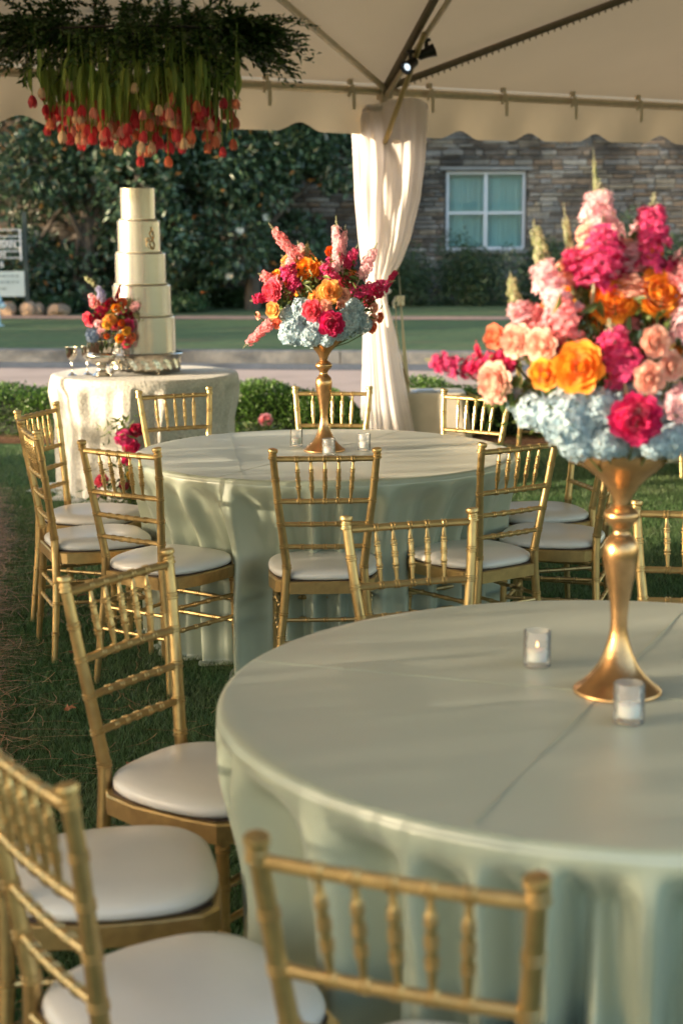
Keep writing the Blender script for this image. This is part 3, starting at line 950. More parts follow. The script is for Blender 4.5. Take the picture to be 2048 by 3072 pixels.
votive_glass = MB().lathe([(0, .002), (.0265, .002), (.0275, .005), (.0275, .070), (.0268, .0735), (.0250, .0735), (.0244, .070), (.0244, .014), (0, .012)], n=28, cap=False)
gm = votive_glass.mesh("votive_holder", ang=50)
def candle_meshes():
    a = MB().lathe([(0, .0125), (.0195, .0125), (.0195, .034), (.0165, .036), (0, .0345)], n=20, cap=False).mesh("wax", ang=50)
    b = MB().tube([(0, 0, .034), (.0006, 0, .041)], .0007, n=5).mesh("wick")
    return a, b
cmw, cmk = candle_meshes()
flame_m = mat("candle_flame", (1, .5, .2), emit=((1., .36, .12), 2.2))
flm = MB().lathe([(0, .040), (.0022, .043), (.0026, .046), (.0012, .051), (0, .054)], n=8, cap=False).mesh("flame")
VOT = [((.405, 3.222), "clear votive glass left of the nearer gold vase, its candle lit", True, 1.04),
       ((.526, 2.831), "clear votive glass in front of the nearer gold vase's foot", False, 1.04),
       ((-.188, 6.689), "left of three cut-glass votives on the farther table", False, .96),
       ((.095, 6.553), "right of three cut-glass votives on the farther table", False, .96),
       ((-.050, 6.40), "middle cut-glass votive before the farther vase, half behind the chair rail", False, .96)]
for (x, y), lab, lit, s in VOT:
    o = obj("votive_holder", gm, glass_m, None, (x, y, TH + .001)); o.scale = (s, s, s)
    tag(o, lab, "candle holder", "glass votives on the tables")
    t = thing("candle", "white tealight candle inside the " + lab.replace(", its candle lit", "").replace(", half behind the chair rail", ""), "candle", (x, y, TH + .001), 0, "candles in the votives")
    obj("wax", cmw, wax_m, t); obj("wick", cmk, black_m, t)
    if lit: obj("flame", flm, flame_m, t)

# ------------------------------------------------------------------ flowers
def petal_mat(name, c, c2=None, tr=.48, isl=.22):
    return mat(name, c, rough=.55, island=isl, color2=c2, trans=tr, sheen=.2)
PM = {
 'orange': petal_mat("orange_petal", (.97, .34, .02), (.98, .46, .05)),
 'deep': petal_mat("deep_orange_petal", (.80, .13, .02), (.86, .22, .03)),
 'peach': petal_mat("peach_orange_petal", (.97, .52, .14), (.98, .64, .26)),
 'coral': petal_mat("coral_petal", (.92, .26, .14), (.95, .38, .22)),
 'salmon': petal_mat("salmon_petal", (.98, .55, .44), (.98, .66, .56)),
 'rosepink': petal_mat("rose_pink_petal", (.86, .08, .17), (.92, .20, .28)),
 'magenta': petal_mat("magenta_petal", (.70, .012, .14), (.80, .05, .22)),
 'hot': petal_mat("fuchsia_petal", (.70, .03, .22), (.84, .14, .36)),
 'crimson': petal_mat("crimson_petal", (.42, .008, .05), (.62, .02, .10)),
 'lpink': petal_mat("pale_pink_petal", (.94, .58, .66), (.96, .74, .78)),
 'cpink': petal_mat("coral_pink_petal", (.94, .34, .40), (.96, .56, .58)),
 'blue': petal_mat("powder_blue_petal", (.36, .52, .63), (.56, .67, .73), tr=.3, isl=.2),
 'dblue': petal_mat("dusky_blue_petal", (.16, .24, .40), (.26, .34, .50)),
 'lilac': petal_mat("lilac_petal", (.42, .42, .66), (.55, .55, .74)),
 'bud': petal_mat("green_bud", (.36, .44, .20), (.66, .60, .46)),
 'yellow': petal_mat("golden_petal", (.86, .48, .05), (.9, .6, .12)),
 'tred': petal_mat("red_tulip", (.80, .05, .13), (.88, .14, .24)),
 'tcoral': petal_mat("coral_tulip", (.86, .26, .20), (.90, .42, .32)),
 'tpale': petal_mat("pale_tulip", (.92, .74, .66), (.94, .84, .76)),
}
flower_green = mat("bouquet_leaf", (.07, .13, .03), rough=.45, island=.4, color2=(.14, .18, .05), trans=.25)

def petal_grid(w, h, curl, cup, seed, nu=5, nv=5, ruffle=.0):
    """One cupped petal: base at origin, rising along +z, bulging outwards (+x)."""
    rr = random.Random(seed); V = []
    for j in range(nv + 1):
        v = j / nv
        wid = w * math.sin(math.pi * min(1, .12 + .62 * v)) ** .7
        if j == nv: wid *= .80
        for i in range(nu + 1):
            u = (i / nu - .5) * 2
            yy = u * wid * .5
            out = cup * math.sin(v * math.pi * .55) + curl * v ** 3 + cup * .0
            inward = -(u * u) * wid * .28
            x = out + inward + ruffle * h * math.sin(u * 7 + seed) * v ** 2
            z = h * v - (u * u) * h * .10 * v - curl * .5 * v ** 4 + rr.uniform(-.015, .015) * h
            V.append((x, yy, z))
    F = [(j * (nu + 1) + i, j * (nu + 1) + i + 1, (j + 1) * (nu + 1) + i + 1, (j + 1) * (nu + 1) + i) for j in range(nv) for i in range(nu)]
    return V, F

def rose_mesh(seed, rings=5, ruffle=.03, openness=1.):
    """Garden rose of radius about 1, opening along +z."""
    rr = random.Random(seed); b = MB()
    # tight heart: spiral sheet
    vs, fs = [], []; n = 46
    for k in range(n):
        t = k / (n - 1); a = t * 2 * math.pi * 2.6; r = .05 + .24 * t
        for q, (z, rf) in enumerate(((-.1, .7), (.25, 1.0), (.52 - .05 * t, .92), (.60 - .06 * t + .02 * math.sin(a * 3), .80))):
            vs.append((r * rf * math.cos(a), r * rf * math.sin(a), z))
    for k in range(n - 1):
        for q in range(3):
            fs.append((k * 4 + q, (k + 1) * 4 + q, (k + 1) * 4 + q + 1, k * 4 + q + 1))
    b.add(vs, fs)
    for g in range(rings):
        f = g / max(1, rings - 1)
        n = 3 + g + (g > 2)
        for k in range(n):
            a = 2 * math.pi * (k + .5 * (g % 2)) / n + rr.uniform(-.25, .25) + g
            w = (.62 + .48 * f) * rr.uniform(.9, 1.1); h = (.70 + .06 * f) * rr.uniform(.92, 1.06)
            V, F = petal_grid(w, h, (.03 + .20 * f * f) * openness, (.16 + .16 * f) * openness, rr.randint(0, 999), ruffle=ruffle)
            tilt = (.04 + .34 * f * f) * openness; base = .20 + .40 * f; zz = -.02 - .20 * f
            ct, st_ = math.cos(tilt), math.sin(tilt); ca, sa = math.cos(a), math.sin(a)
            W = []
            for x, y, z in V:
                x1 = x * ct + z * st_ + base * .55; z1 = -x * st_ + z * ct + zz
                W.append((x1 * ca - y * sa, x1 * sa + y * ca, z1))
            b.add(W, F)
    me = b.mesh("rose", ang=180)
    return me
ROSE = [rose_mesh(1, 5), rose_mesh(2, 5, .05, 1.1), rose_mesh(3, 4, .02, .75), rose_mesh(4, 6, .09, 1.15)]

def floret(V, F, c, nrm, r, seed, npet=5, cup=.3):
    """small flat flower of npet petals, appended as quads"""
    n = Vector(nrm).normalized(); u = n.orthogonal().normalized(); w = n.cross(u); rr = random.Random(seed)
    a0 = rr.uniform(0, 6)
    for k in range(npet):
        a = a0 + 2 * math.pi * k / npet; d = u * math.cos(a) + w * math.sin(a); s = n.cross(d)
        o = len(V)
        l = r * rr.uniform(.85, 1.15)
        cu = cup * rr.uniform(.2, 1.6)
        V += [c, c + d * l * .55 + s * l * .42 + n * l * cu * .7, c + d * l + n * l * cu * .5, c + d * l * .55 - s * l * .42 + n * l * cu * .7]
        F.append((o, o + 1, o + 2, o + 3))

def hydrangea_mesh(seed, n=130):
    rr = random.Random(seed); V, F = [], []
    for i in range(n):
        z = 1 - (i + .5) / n * 1.75; a = i * 2.39996; r = math.sqrt(max(0, 1 - z * z))
        d = Vector((r * math.cos(a), r * math.sin(a), z))
        p = d * rr.uniform(.80, 1.04)
        floret(V, F, p, d + Vector((rr.uniform(-.5, .5), rr.uniform(-.5, .5), rr.uniform(-.3, .5))), .26 * rr.uniform(.7, 1.2), rr.random(), 4, .3)
    b = MB(); b.v, b.f = [tuple(v) for v in V], F
    return b.mesh("hydrangea", smooth=False)
HYD = [hydrangea_mesh(k) for k in (3, 4, 5)]

def stock_meshes(seed, dens=1.0):
    """Stock spike along +z, length 1, floret radius relative: (florets, stem+buds)"""
    rr = random.Random(seed); V, F = [], []
    n = int(66 * dens)
    for i in range(n):
        t = (i + .5) / n; z = .02 + .80 * t
        rad_ = .13 * (1 - .40 * t ** 3) * rr.uniform(.5, 1.45)
        a = i * 2.39996
        d = Vector((math.cos(a), math.sin(a), .15 + .4 * t))
        c = Vector((math.cos(a) * rad_, math.sin(a) * rad_, z))
        r = .098 * (1 - .25 * t) * rr.uniform(.65, 1.25); d = d + Vector((rr.uniform(-.4, .4), rr.uniform(-.4, .4), rr.uniform(-.3, .5)))
        floret(V, F, c, d, r, rr.random(), 5, .35)
        floret(V, F, c + d * .012, d, r * .6, rr.random(), 4, .8)
    b = MB(); b.v, b.f = [tuple(v) for v in V], F
    me1 = b.mesh("florets", smooth=False)
    s = MB(); s.tube([(0, 0, -.25), (.005, 0, .3), (-.006, .004, .7), (.0, 0, .97)], [.017, .015, .012, .008], n=6)
    for i in range(14):
        t = i / 13; z = .80 + .21 * t; a = i * 2.4; R_ = .052 * (1 - t) + .008
        c = Vector((R_ * math.cos(a), R_ * math.sin(a), z)); r = .016 * (1 - .4 * t)
        s.tube([(0, 0, z - .03), c], .005, n=4)
        s.lathe([(0, -r * 1.3), (r, -r * .4), (r * .9, r * .6), (0, r * 1.4)], n=6, c=c, cap=False)
    return me1, s.mesh("bud_stem")
STK = [stock_meshes(k) for k in (1, 2, 3)]

def aim(d, roll=0.):
    return (Vector(d).normalized().to_track_quat('Z', 'Y') @ Matrix.Rotation(roll, 4, 'Z').to_quaternion()).to_euler()

def add_rose(t, p, r, c, d, kind=0):
    o = obj("rose", ROSE[kind].copy() if False else ROSE[kind], None, t, p, aim(d, random.uniform(0, 6)))
    o.scale = (r * .98,) * 3
    o.material_slots[0].link = 'OBJECT' if len(o.material_slots) else 'DATA'
    o.material_slots[0].material = PM[c]
    return o
for me in ROSE + HYD: me.materials.append(PM['orange'])
for a, b_ in STK: a.materials.append(PM['lpink']); b_.materials.append(PM['bud'])
def add_hyd(t, p, r, c, d=(0, 0, 1)):
    o = obj("hydrangea", HYD[random.randrange(3)], None, t, p, aim(d, random.uniform(0, 6))); o.scale = (r, r, r)
    o.material_slots[0].link = 'OBJECT'; o.material_slots[0].material = PM[c]; return o
def add_stock(t, p0, p1, w, c, name="stock_flower"):
    p0, p1 = Vector(p0), Vector(p1); d = p1 - p0; L_ = d.length; k = random.randrange(3)
    e = aim(d, random.uniform(0, 6)); sc_ = (w / .36, w / .36, L_)
    o = obj(name, STK[k][0], None, t, p0, e); o.scale = sc_
    o.material_slots[0].link = 'OBJECT'; o.material_slots[0].material = PM[c]
    s = obj("bud_stem", STK[k][1], None, o)
    return o
def add_greens(t, cs, n, L0, seed, name="greenery", m=None, W=.34, spread=.038):
    """leaf sprigs around centres cs"""
    rs = np.random.default_rng(seed); cs = np.array(cs, float)
    C = cs[rs.integers(0, len(cs), n)] + rs.normal(size=(n, 3)) * spread
    D = rs.normal(size=(n, 3)); D[:, 2] += .35
    Lg = L0 * (.6 + .8 * rs.random(n))
    V, F = leaves_np(C, D, rs.normal(size=(n, 3)), Lg, Lg * W, droop=.12)
    o = obj(name, np_mesh(name, V, F), m or flower_green, t); o["kind"] = "stuff"; return o
def add_stems(t, base, tips, r=.0022, name="stems"):
    b = MB(); B = Vector(base)
    for p in tips:
        p = Vector(p); mid = B.lerp(p, .5) + Vector((0, 0, -.015))
        b.tube([B + Vector((p.x - B.x, p.y - B.y, 0)) * .1, mid, p], r, n=5)
    o = obj(name, b, mat("bouquet_stem", (.13, .17, .05), rough=.5, noise=.3, nscale=20), t); o["kind"] = "stuff"; return o

# --- far bouquet: picture coordinates of the close-up (px) turned into metres about the vase
FT = thing("flower_arrangement", "sharp bouquet of orange roses, pink stock and blue hydrangea in the farther table's gold vase", "flowers", FV, 0, "bouquets in the tall gold vases")
def fp(px, py, y):
    return ((px - 717) / 1898 * (1 + y / 6.6), y, (1940 - py) / 1898 - y * .05)
def build_bouquet(T, P, k, roses, stocks, hyds):
    tips = []
    for px, py, r, y, c, kind, dx in roses:
        p = Vector(P(px, py, y)); rr = r / k
        d = Vector((p.x * 1.6 + dx, -.75 + (y > 0) * .5, max(-.2, (p.z - .60) * 1.6)))
        add_rose(T, p - d.normalized() * rr * .45, rr, c, d, kind); tips.append(p)
    for ax, ay, y0, bx, by, y1, w, c in stocks:
        add_stock(T, P(ax, ay, y0), P(bx, by, y1), w / k * 1.25, c); tips.append(P(ax, ay, y0))
    for px, py, r, y, c in hyds:
        p = Vector(P(px, py, y)); d = Vector((p.x * 2, -.8 if y < .03 else .6, .5))
        add_hyd(T, p, r / k, c, d); tips.append(p)
    return tips
roses = [ (330, 590, 78, .02, 'orange', 0, -.2), (300, 695, 92, -.05, 'rosepink', 3, -.3), (318, 842, 80, -.08, 'peach', 2, -.2), (590, 520, 96, -.02, 'orange', 1, -.1),
 (690, 500, 60, .03, 'orange', 0, 0), (782, 392, 58, .0, 'deep', 2, 0), (768, 702, 98, -.15, 'peach', 0, 0), (882, 730, 58, -.13, 'salmon', 1, .2), (735, 822, 58, -.17, 'salmon', 0, 0),
 (632, 850, 80, -.17, 'rosepink', 3, -.1), (782, 955, 98, -.18, 'magenta', 3, 0), (905, 622, 78, -.02, 'rosepink', 1, .2), (1120, 832, 44, -.03, 'salmon', 0, .3), (1112, 912, 42, -.04, 'salmon', 1, .3),
 (1165, 905, 44, -.02, 'coral', 0, .4), (1108, 985, 46, -.04, 'coral', 0, .3), (970, 560, 40, .02, 'orange', 2, .2), (350, 945, 48, -.06, 'coral', 1, -.2), (205, 885, 40, -.02, 'salmon', 2, -.4),
 (655, 745, 55, -.10, 'peach', 1, 0), (560, 462, 38, .04, 'orange', 2, 0), (860, 800, 42, -.14, 'salmon', 2, .1), (460, 700, 50, .0, 'coral', 2, -.1), (1080, 770, 55, .0, 'rosepink', 3, .2),
 (660, 580, 48, .0, 'coral', 0, 0), (1040, 480, 40, .06, 'salmon', 1, .1), (330, 900, 40, -.03, 'orange', 2, -.2),
 # round the back
 (500, 650, 80, .16, 'orange', 0, 0), (760, 600, 85, .18, 'rosepink', 3, 0), (950, 740, 80, .16, 'peach', 1, 0), (620, 820, 85, .18, 'magenta', 3, 0), (860, 880, 80, .18, 'coral', 0, 0)]
stocks = [ (520, 450, .02, 305, 180, .0, 74, 'cpink'), (520, 680, -.03, 395, 470, -.02, 92, 'hot'), (830, 560, -.03, 820, 130, .02, 70, 'lpink'), (860, 470, .0, 892, 190, .02, 48, 'lpink'),
 (800, 620, -.08, 705, 470, -.05, 78, 'hot'), (890, 520, -.02, 945, 370, .0, 48, 'hot'), (1000, 610, -.02, 1135, 335, .0, 82, 'lpink'), (1020, 560, .03, 1120, 400, .05, 60, 'lpink'),
 (950, 720, -.04, 1270, 620, -.02, 82, 'hot'), (1180, 700, -.01, 1300, 520, .02, 44, 'magenta'), (310, 930, -.05, 95, 1130, -.04, 66, 'cpink'), (290, 740, -.02, 150, 770, -.01, 66, 'magenta'),
 (590, 460, .04, 600, 310, .05, 34, 'bud'), (540, 470, .05, 560, 390, .05, 30, 'cpink'), (450, 540, .02, 470, 420, .03, 55, 'lpink'), (1080, 700, -.05, 1200, 740, -.04, 64, 'magenta'),
 (600, 500, .12, 520, 300, .16, 60, 'lpink'), (900, 560, .14, 980, 330, .18, 60, 'hot')]
hyds = [ (480, 1010, 98, -.10, 'blue'), (620, 1045, 80, -.13, 'blue'), (745, 1062, 60, -.14, 'blue'), (540, 1060, 55, -.10, 'blue'), (910, 940, 110, -.10, 'blue'), (1020, 945, 78, -.04, 'blue'), (560, 830, 85, -.08, 'blue'),
 (950, 830, 80, -.07, 'blue'), (430, 1035, 58, -.06, 'blue'), (690, 970, 95, -.10, 'blue'), (840, 1010, 68, -.11, 'blue'), (460, 880, 70, -.04, 'blue'),
 (560, 940, 100, .10, 'blue'), (780, 950, 100, .10, 'blue'), (940, 940, 90, .08, 'blue'), (700, 900, 120, .02, 'blue')]
def filler(n, cx, cz, rx, rz, y0, y1, cols, r0, r1, k, seed, P):
    rr = random.Random(seed); R_, S_ = [], []
    for _ in range(n):
        a = rr.uniform(0, 6.283); q = math.sqrt(rr.random()) * .92; y = rr.uniform(y0, y1)
        px, py = cx + rx * q * math.cos(a), cz + rz * q * math.sin(a)
        c = rr.choice(cols)
        if rr.random() < .45: R_.append((px, py, rr.uniform(r0, r1), y, c, rr.randrange(4), 0))
        else:
            dx, dy = (px - cx) * .35, (py - cz) * .35 - r1 * 1.2
            S_.append((px, py, y, px + dx, py + dy, y, rr.uniform(r1 * 1.3, r1 * 2.0), c))
    return R_, S_
fr_, fs_ = filler(34, 720, 640, 420, 230, -.02, .10, ('lpink', 'salmon', 'orange', 'hot', 'cpink', 'lpink', 'peach'), 26, 44, 1898, 5, fp)
roses += fr_; stocks += fs_
tips = build_bouquet(FT, fp, 1898, roses, stocks, hyds)
add_stems(FT, (0, 0, .42), tips)
add_greens(FT, [fp(x, y, z) for x, y, z in ((560, 640, .03), (620, 560, .05), (850, 600, 0), (700, 620, .05), (480, 760, -.02), (900, 680, -.02), (760, 560, .05), (1050, 800, 0), (420, 820, 0), (640, 680, -.05), (700, 780, .05))], 420, .040, 3)

# --- near bouquet
NT = thing("flower_arrangement", "large out-of-focus bouquet in the nearer gold vase, cut by the right edge", "flowers", NVs, 0, "bouquets in the tall gold vases")
def npp(px, py, y):
    return ((px - 1215) / 2896 * (1 + y / 3.1) + .0, y, .477 + (1660 - py) / 2896 * 1.03 - y * .08)
roses = [ (1120, 850, 128, -.05, 'orange', 1, 0), (1382, 812, 140, -.05, 'orange', 0, .1), (868, 1205, 140, -.15, 'orange', 0, -.1), (700, 1240, 84, -.10, 'orange', 1, -.2), (440, 1285, 112, -.05, 'salmon', 3, -.4),
 (570, 1060, 92, -.04, 'salmon', 3, -.3), (690, 1085, 90, -.08, 'salmon', 1, -.2), (480, 1040, 88, .0, 'coral', 2, -.5), (1320, 1075, 88, -.13, 'salmon', 0, .1), (1272, 1262, 92, -.16, 'salmon', 0, .1),
 (1420, 1200, 78, -.12, 'salmon', 1, .2), (1190, 1478, 132, -.18, 'magenta', 3, 0), (1220, 590, 84, .0, 'salmon', 1, 0), (930, 1130, 70, -.10, 'coral', 1, 0), (1500, 660, 60, .02, 'magenta', 3, .3),
 (1660, 1080, 110, -.06, 'orange', 0, .4), (1760, 820, 100, .0, 'rosepink', 3, .4), (1640, 1380, 100, -.10, 'peach', 1, .3), (1850, 1150, 100, .0, 'salmon', 0, .5),
 (900, 800, 110, .14, 'orange', 0, 0), (1250, 900, 120, .16, 'rosepink', 3, 0), (1500, 1000, 110, .15, 'peach', 1, 0), (1000, 1200, 110, .17, 'coral', 1, 0), (1350, 1300, 110, .17, 'orange', 0, 0)]
stocks = [ (1050, 470, .0, 1022, 60, .02, 20, 'bud'), (1050, 640, -.01, 1050, 220, .01, 165, 'lpink'), (1010, 800, -.04, 1065, 420, -.02, 190, 'hot'), (1120, 760, -.02, 1110, 480, .0, 140, 'magenta'), (1330, 720, -.01, 1345, 300, .0, 150, 'hot'),
 (860, 960, -.04, 700, 600, -.02, 150, 'lpink'), (760, 720, -.01, 700, 430, .01, 60, 'bud'), (620, 930, .0, 580, 700, .01, 55, 'bud'), (640, 960, -.02, 610, 840, -.01, 100, 'lpink'), (860, 1060, -.06, 820, 820, -.04, 150, 'cpink'),
 (1150, 1290, -.12, 1070, 960, -.09, 170, 'hot'), (1540, 1080, -.04, 1545, 500, -.01, 160, 'lpink'), (1560, 600, .0, 1555, 380, .02, 45, 'bud'), (600, 1170, .0, 260, 1215, .0, 110, 'magenta'), (300, 1200, .0, 120, 1160, .01, 90, 'hot'), (430, 1130, .02, 400, 1140, .02, 90, 'magenta'),
 (950, 860, .02, 880, 340, .04, 40, 'bud'), (930, 700, -.02, 900, 560, -.01, 110, 'hot'), (1540, 1380, -.10, 1420, 1400, -.10, 150, 'lpink'), (1700, 1000, 0, 1780, 560, .02, 150, 'hot'), (1750, 1300, -.03, 2050, 1250, -.02, 130, 'lpink'), (1150, 700, .1, 1200, 350, .14, 130, 'lpink')]
hyds = [ (700, 1430, 105, -.04, 'blue'), (850, 1470, 150, -.10, 'blue'), (900, 1600, 95, -.11, 'blue'), (1010, 1430, 120, -.10, 'blue'), (1400, 1590, 95, -.11, 'blue'), (1500, 1570, 105, -.08, 'blue'), (1040, 1600, 85, -.12, 'blue'), (1310, 1610, 70, -.13, 'blue'), (1130, 1615, 60, -.10, 'blue'), (1215, 1625, 60, -.08, 'blue'),
 (1330, 1440, 110, -.06, 'blue'), (620, 1380, 70, .0, 'blue'), (1180, 1350, 100, .0, 'blue'), (1650, 1530, 110, -.05, 'blue'), (1480, 1400, 100, -.12, 'lpink'), (1800, 1450, 130, 0, 'blue'),
 (950, 1430, 130, .10, 'blue'), (1200, 1440, 140, .12, 'blue'), (1500, 1420, 130, .10, 'blue')]
fr_, fs_ = filler(44, 1180, 950, 520, 420, -.03, .12, ('lpink', 'salmon', 'orange', 'hot', 'cpink', 'lpink', 'lpink'), 50, 80, 2896, 6, npp)
roses += fr_; stocks += fs_
tips = build_bouquet(NT, npp, 2896, roses, stocks, hyds)
add_stems(NT, (0, 0, .42), tips)
add_greens(NT, [npp(x, y, z) for x, y, z in ((1000, 1000, 0), (1200, 1000, 0), (1300, 1000, 0), (600, 1330, -.02), (1100, 1250, 0), (800, 1300, 0), (1400, 950, .02), (1550, 1200, 0), (940, 900, .03), (1200, 750, .03), (1050, 1150, .05), (640, 1350, 0))], 420, .045, 4)

# ------------------------------------------------------------------ cake table
CT = (-1.265, 10.33)
folding_table(CT, .585, TH - .004, "small round table hidden beneath the cream cake-table cloth")
cloth(CT, .60, TH, 21, "cream textured linen cloth on the cake table, its hem spreading over the grass", lace_m, (), flare=.16, amp=.055, nf=11, puddle=.12)
def cake_stand():
    t = thing("cake_stand", "round ornate silver cake stand under the tall cake", "cake stand", (-1.262, 10.33, TH + .002))
    prof = [(.0, .118), (.232, .118), (.245, .120), (.250, .126), (.246, .130), (.236, .131), (0, .131)]
    b = MB().lathe(prof, n=72, cap=False); obj("plate", b.mesh("plate", ang=40), silver_s, t)
    b = MB(); n = 144; vs, fs = [], []
    P = [(.212, .022), (.222, .028), (.226, .04), (.224, .055), (.229, .075), (.224, .092), (.232, .108), (.238, .118)]
    for r, z in P:
        for k in range(n):
            a = 2 * math.pi * k / n
            rr = r + .004 * math.sin(18 * a + z * 60) + .003 * math.sin(41 * a - z * 90) + (.004 * abs(math.sin(12 * a)) if z < .03 else 0)
            zz = z - (.008 * abs(math.sin(12 * a)) if z < .03 else 0)
            vs.append((rr * math.cos(a), rr * math.sin(a), zz))
    for i in range(len(P) - 1):
        for k in range(n): fs.append((i * n + k, i * n + (k + 1) % n, (i + 1) * n + (k + 1) % n, (i + 1) * n + k))
    b.add(vs, fs); obj("embossed_skirt", b.mesh("embossed_skirt", ang=60), silver, t)
    for k in range(4):
        a = rad(-62 + 90 * k); c = Vector((.212 * math.cos(a), .212 * math.sin(a), 0))
        o = Vector((math.cos(a), math.sin(a), 0))
        b = MB().tube([c + Vector((0, 0, .035)), c + o * .014 + Vector((0, 0, .02)), c + o * .004 + Vector((0, 0, .008)), c + o * .02 + Vector((0, 0, .006))], [.016, .014, .009, .010], n=10)
        b.lathe([(0, .0), (.012, .003), (.013, .011), (0, .018)], n=10, c=c + o * .022, cap=False)
        obj("foot", b, silver_s, t)
cake_stand()
cake_m = mat("pearl_icing", (.66, .635, .615), rough=.24, metal=.8, coat=.15, noise=.05, nscale=14, bump=.02, bscale=30)
pearl_m = mat("icing_pearl", (.78, .70, .56), rough=.3, metal=.3)
def cake():
    t = thing("wedding_cake", "tall five-tier pearl cream wedding cake with a gold monogram", "cake", (-1.268, 10.33, TH + .134))
    R = [.208, .186, .162, .136, .110]; Hh = [.228, .200, .200, .205, .205]
    z = 0.; X = [0, -.002, -.006, -.012, -.014]
    for i in range(5):
        r, h = R[i], Hh[i]
        tier = obj("tier", MB().lathe([(0, z), (r - .003, z), (r - .0004, z + .002), (r, z + .004), (r, z + .006), (r, z + h - .006), (r, z + h - .0035), (r - .0012, z + h - .001), (r - .004, z + h), (r - .007, z + h), (0, z + h)], n=72, c=(X[i], 0, 0), cap=False).mesh("tier", ang=50), cake_m, t)
        if i:
            b = MB(); n = int(2 * math.pi * r / .0125)
            for k in range(n):
                a = 2 * math.pi * k / n
                b.lathe([(0, -.006), (.0048, -.003), (.0058, .0005), (.0045, .004), (0, .006)], n=6, c=(X[i] + (r + .005) * math.cos(a), (r + .005) * math.sin(a), z + .006), cap=False)
            obj("pearl_border", b, pearl_m, t)
        if i == 3:
            # raised monogram of scrolls on the right of the tier
            g = MB()
            def cyl(u, v, lift=.004):
                a = rad(-90) + u / r; return (X[i] + (r + lift) * math.cos(a), (r + lift) * math.sin(a), z + v)
            def curve(pts, w):
                P = smooth_path([cyl(u, v) for u, v in pts], 6); g.tube(P, w, n=7, flat=.6)
            cu = .098
            curve([(cu - .004, .165), (cu + .004, .150), (cu - .010, .12), (cu + .006, .09), (cu - .012, .06), (cu + .002, .035), (cu + .02, .03)], .0045)
            curve([(cu - .03, .10), (cu - .04, .085), (cu - .028, .07), (cu - .014, .082), (cu - .02, .10), (cu - .036, .055), (cu - .018, .035), (cu + .006, .04)], .0028)
            curve([(cu + .012, .14), (cu + .022, .11), (cu + .012, .08), (cu + .026, .055), (cu + .016, .03), (cu - .006, .028)], .004)
            curve([(cu - .012, .135), (cu + .014, .135)], .003)
            obj("gold_monogram", g, mat("gold_leaf_icing", (.74, .52, .28), rough=.4, metal=.3), tier)
        z += h
cake()
def goblet(x, y, label):
    t = thing("goblet", label, "goblet", (x, y, TH + .002), 0, "silver goblets on the cake table")
    obj("cup", MB().lathe([(.004, .095), (.012, .098), (.026, .110), (.033, .130), (.0355, .155), (.0375, .180), (.0365, .180), (.034, .155), (.030, .130), (.02, .112), (0, .105)], n=28, cap=False).mesh("cup", ang=60), silver_s, t)
    obj("stem", MB().lathe([(0, 0), (.030, 0), (.031, .003), (.022, .008), (.010, .016), (.0045, .028), (.0038, .055), (.0065, .062), (.0038, .069), (.004, .097)], n=24, cap=False).mesh("stem", ang=60), silver_s, t)
goblet(-1.70, 10.12, "left silver goblet on the cake table, standing free of the urn")
goblet(-1.615, 10.20, "right silver goblet on the cake table, partly behind the silver urn")
def urn():
    t = thing("silver_urn", "silver footed urn holding the small bouquet beside the cake", "urn", (-1.505, 10.07, TH + .002))
    n = 72; b = MB()
    def ring(P, gad):
        vs, fs = [], []
        for r, z, g in P:
            for k in range(n):
                a = 2 * math.pi * k / n; rr = r + g * gad * abs(math.sin(9 * a)); vs.append((rr * math.cos(a), rr * math.sin(a), z))
        for i in range(len(P) - 1):
            for k in range(n): fs.append((i * n + k, i * n + (k + 1) % n, (i + 1) * n + (k + 1) % n, (i + 1) * n + k))
        return vs, fs
    b.add(*ring([(.0, .002, 0), (.062, .002, 0), (.064, .006, 0), (.058, .012, 0), (.040, .022, 0), (.030, .04, 0), (.028, .055, 0), (.034, .062, 0), (.028, .068, 0)], .004))
    obj("foot", b.mesh("foot", ang=60), silver_s, t)
    b = MB(); b.add(*ring([(.028, .068, 0), (.05, .075, 1), (.075, .095, 1), (.088, .12, 1), (.092, .135, .3), (.084, .145, 0), (.074, .150, 0), (.076, .17, 1.5), (.082, .21, 1.5), (.086, .228, 0), (.083, .228, 0), (.07, .16, 0), (0, .14, 0)], .004))
    obj("bowl", b.mesh("bowl", ang=60), silver_s, t)
urn()
UT = thing("flower_arrangement", "small colourful bouquet with ranunculus in the silver urn beside the cake", "flowers", (-1.505, 10.07, TH + .002))
def up(px, py, y):
    return ((px - 680) / 1060, y, (1420 - py) / 1060 + y * .1)
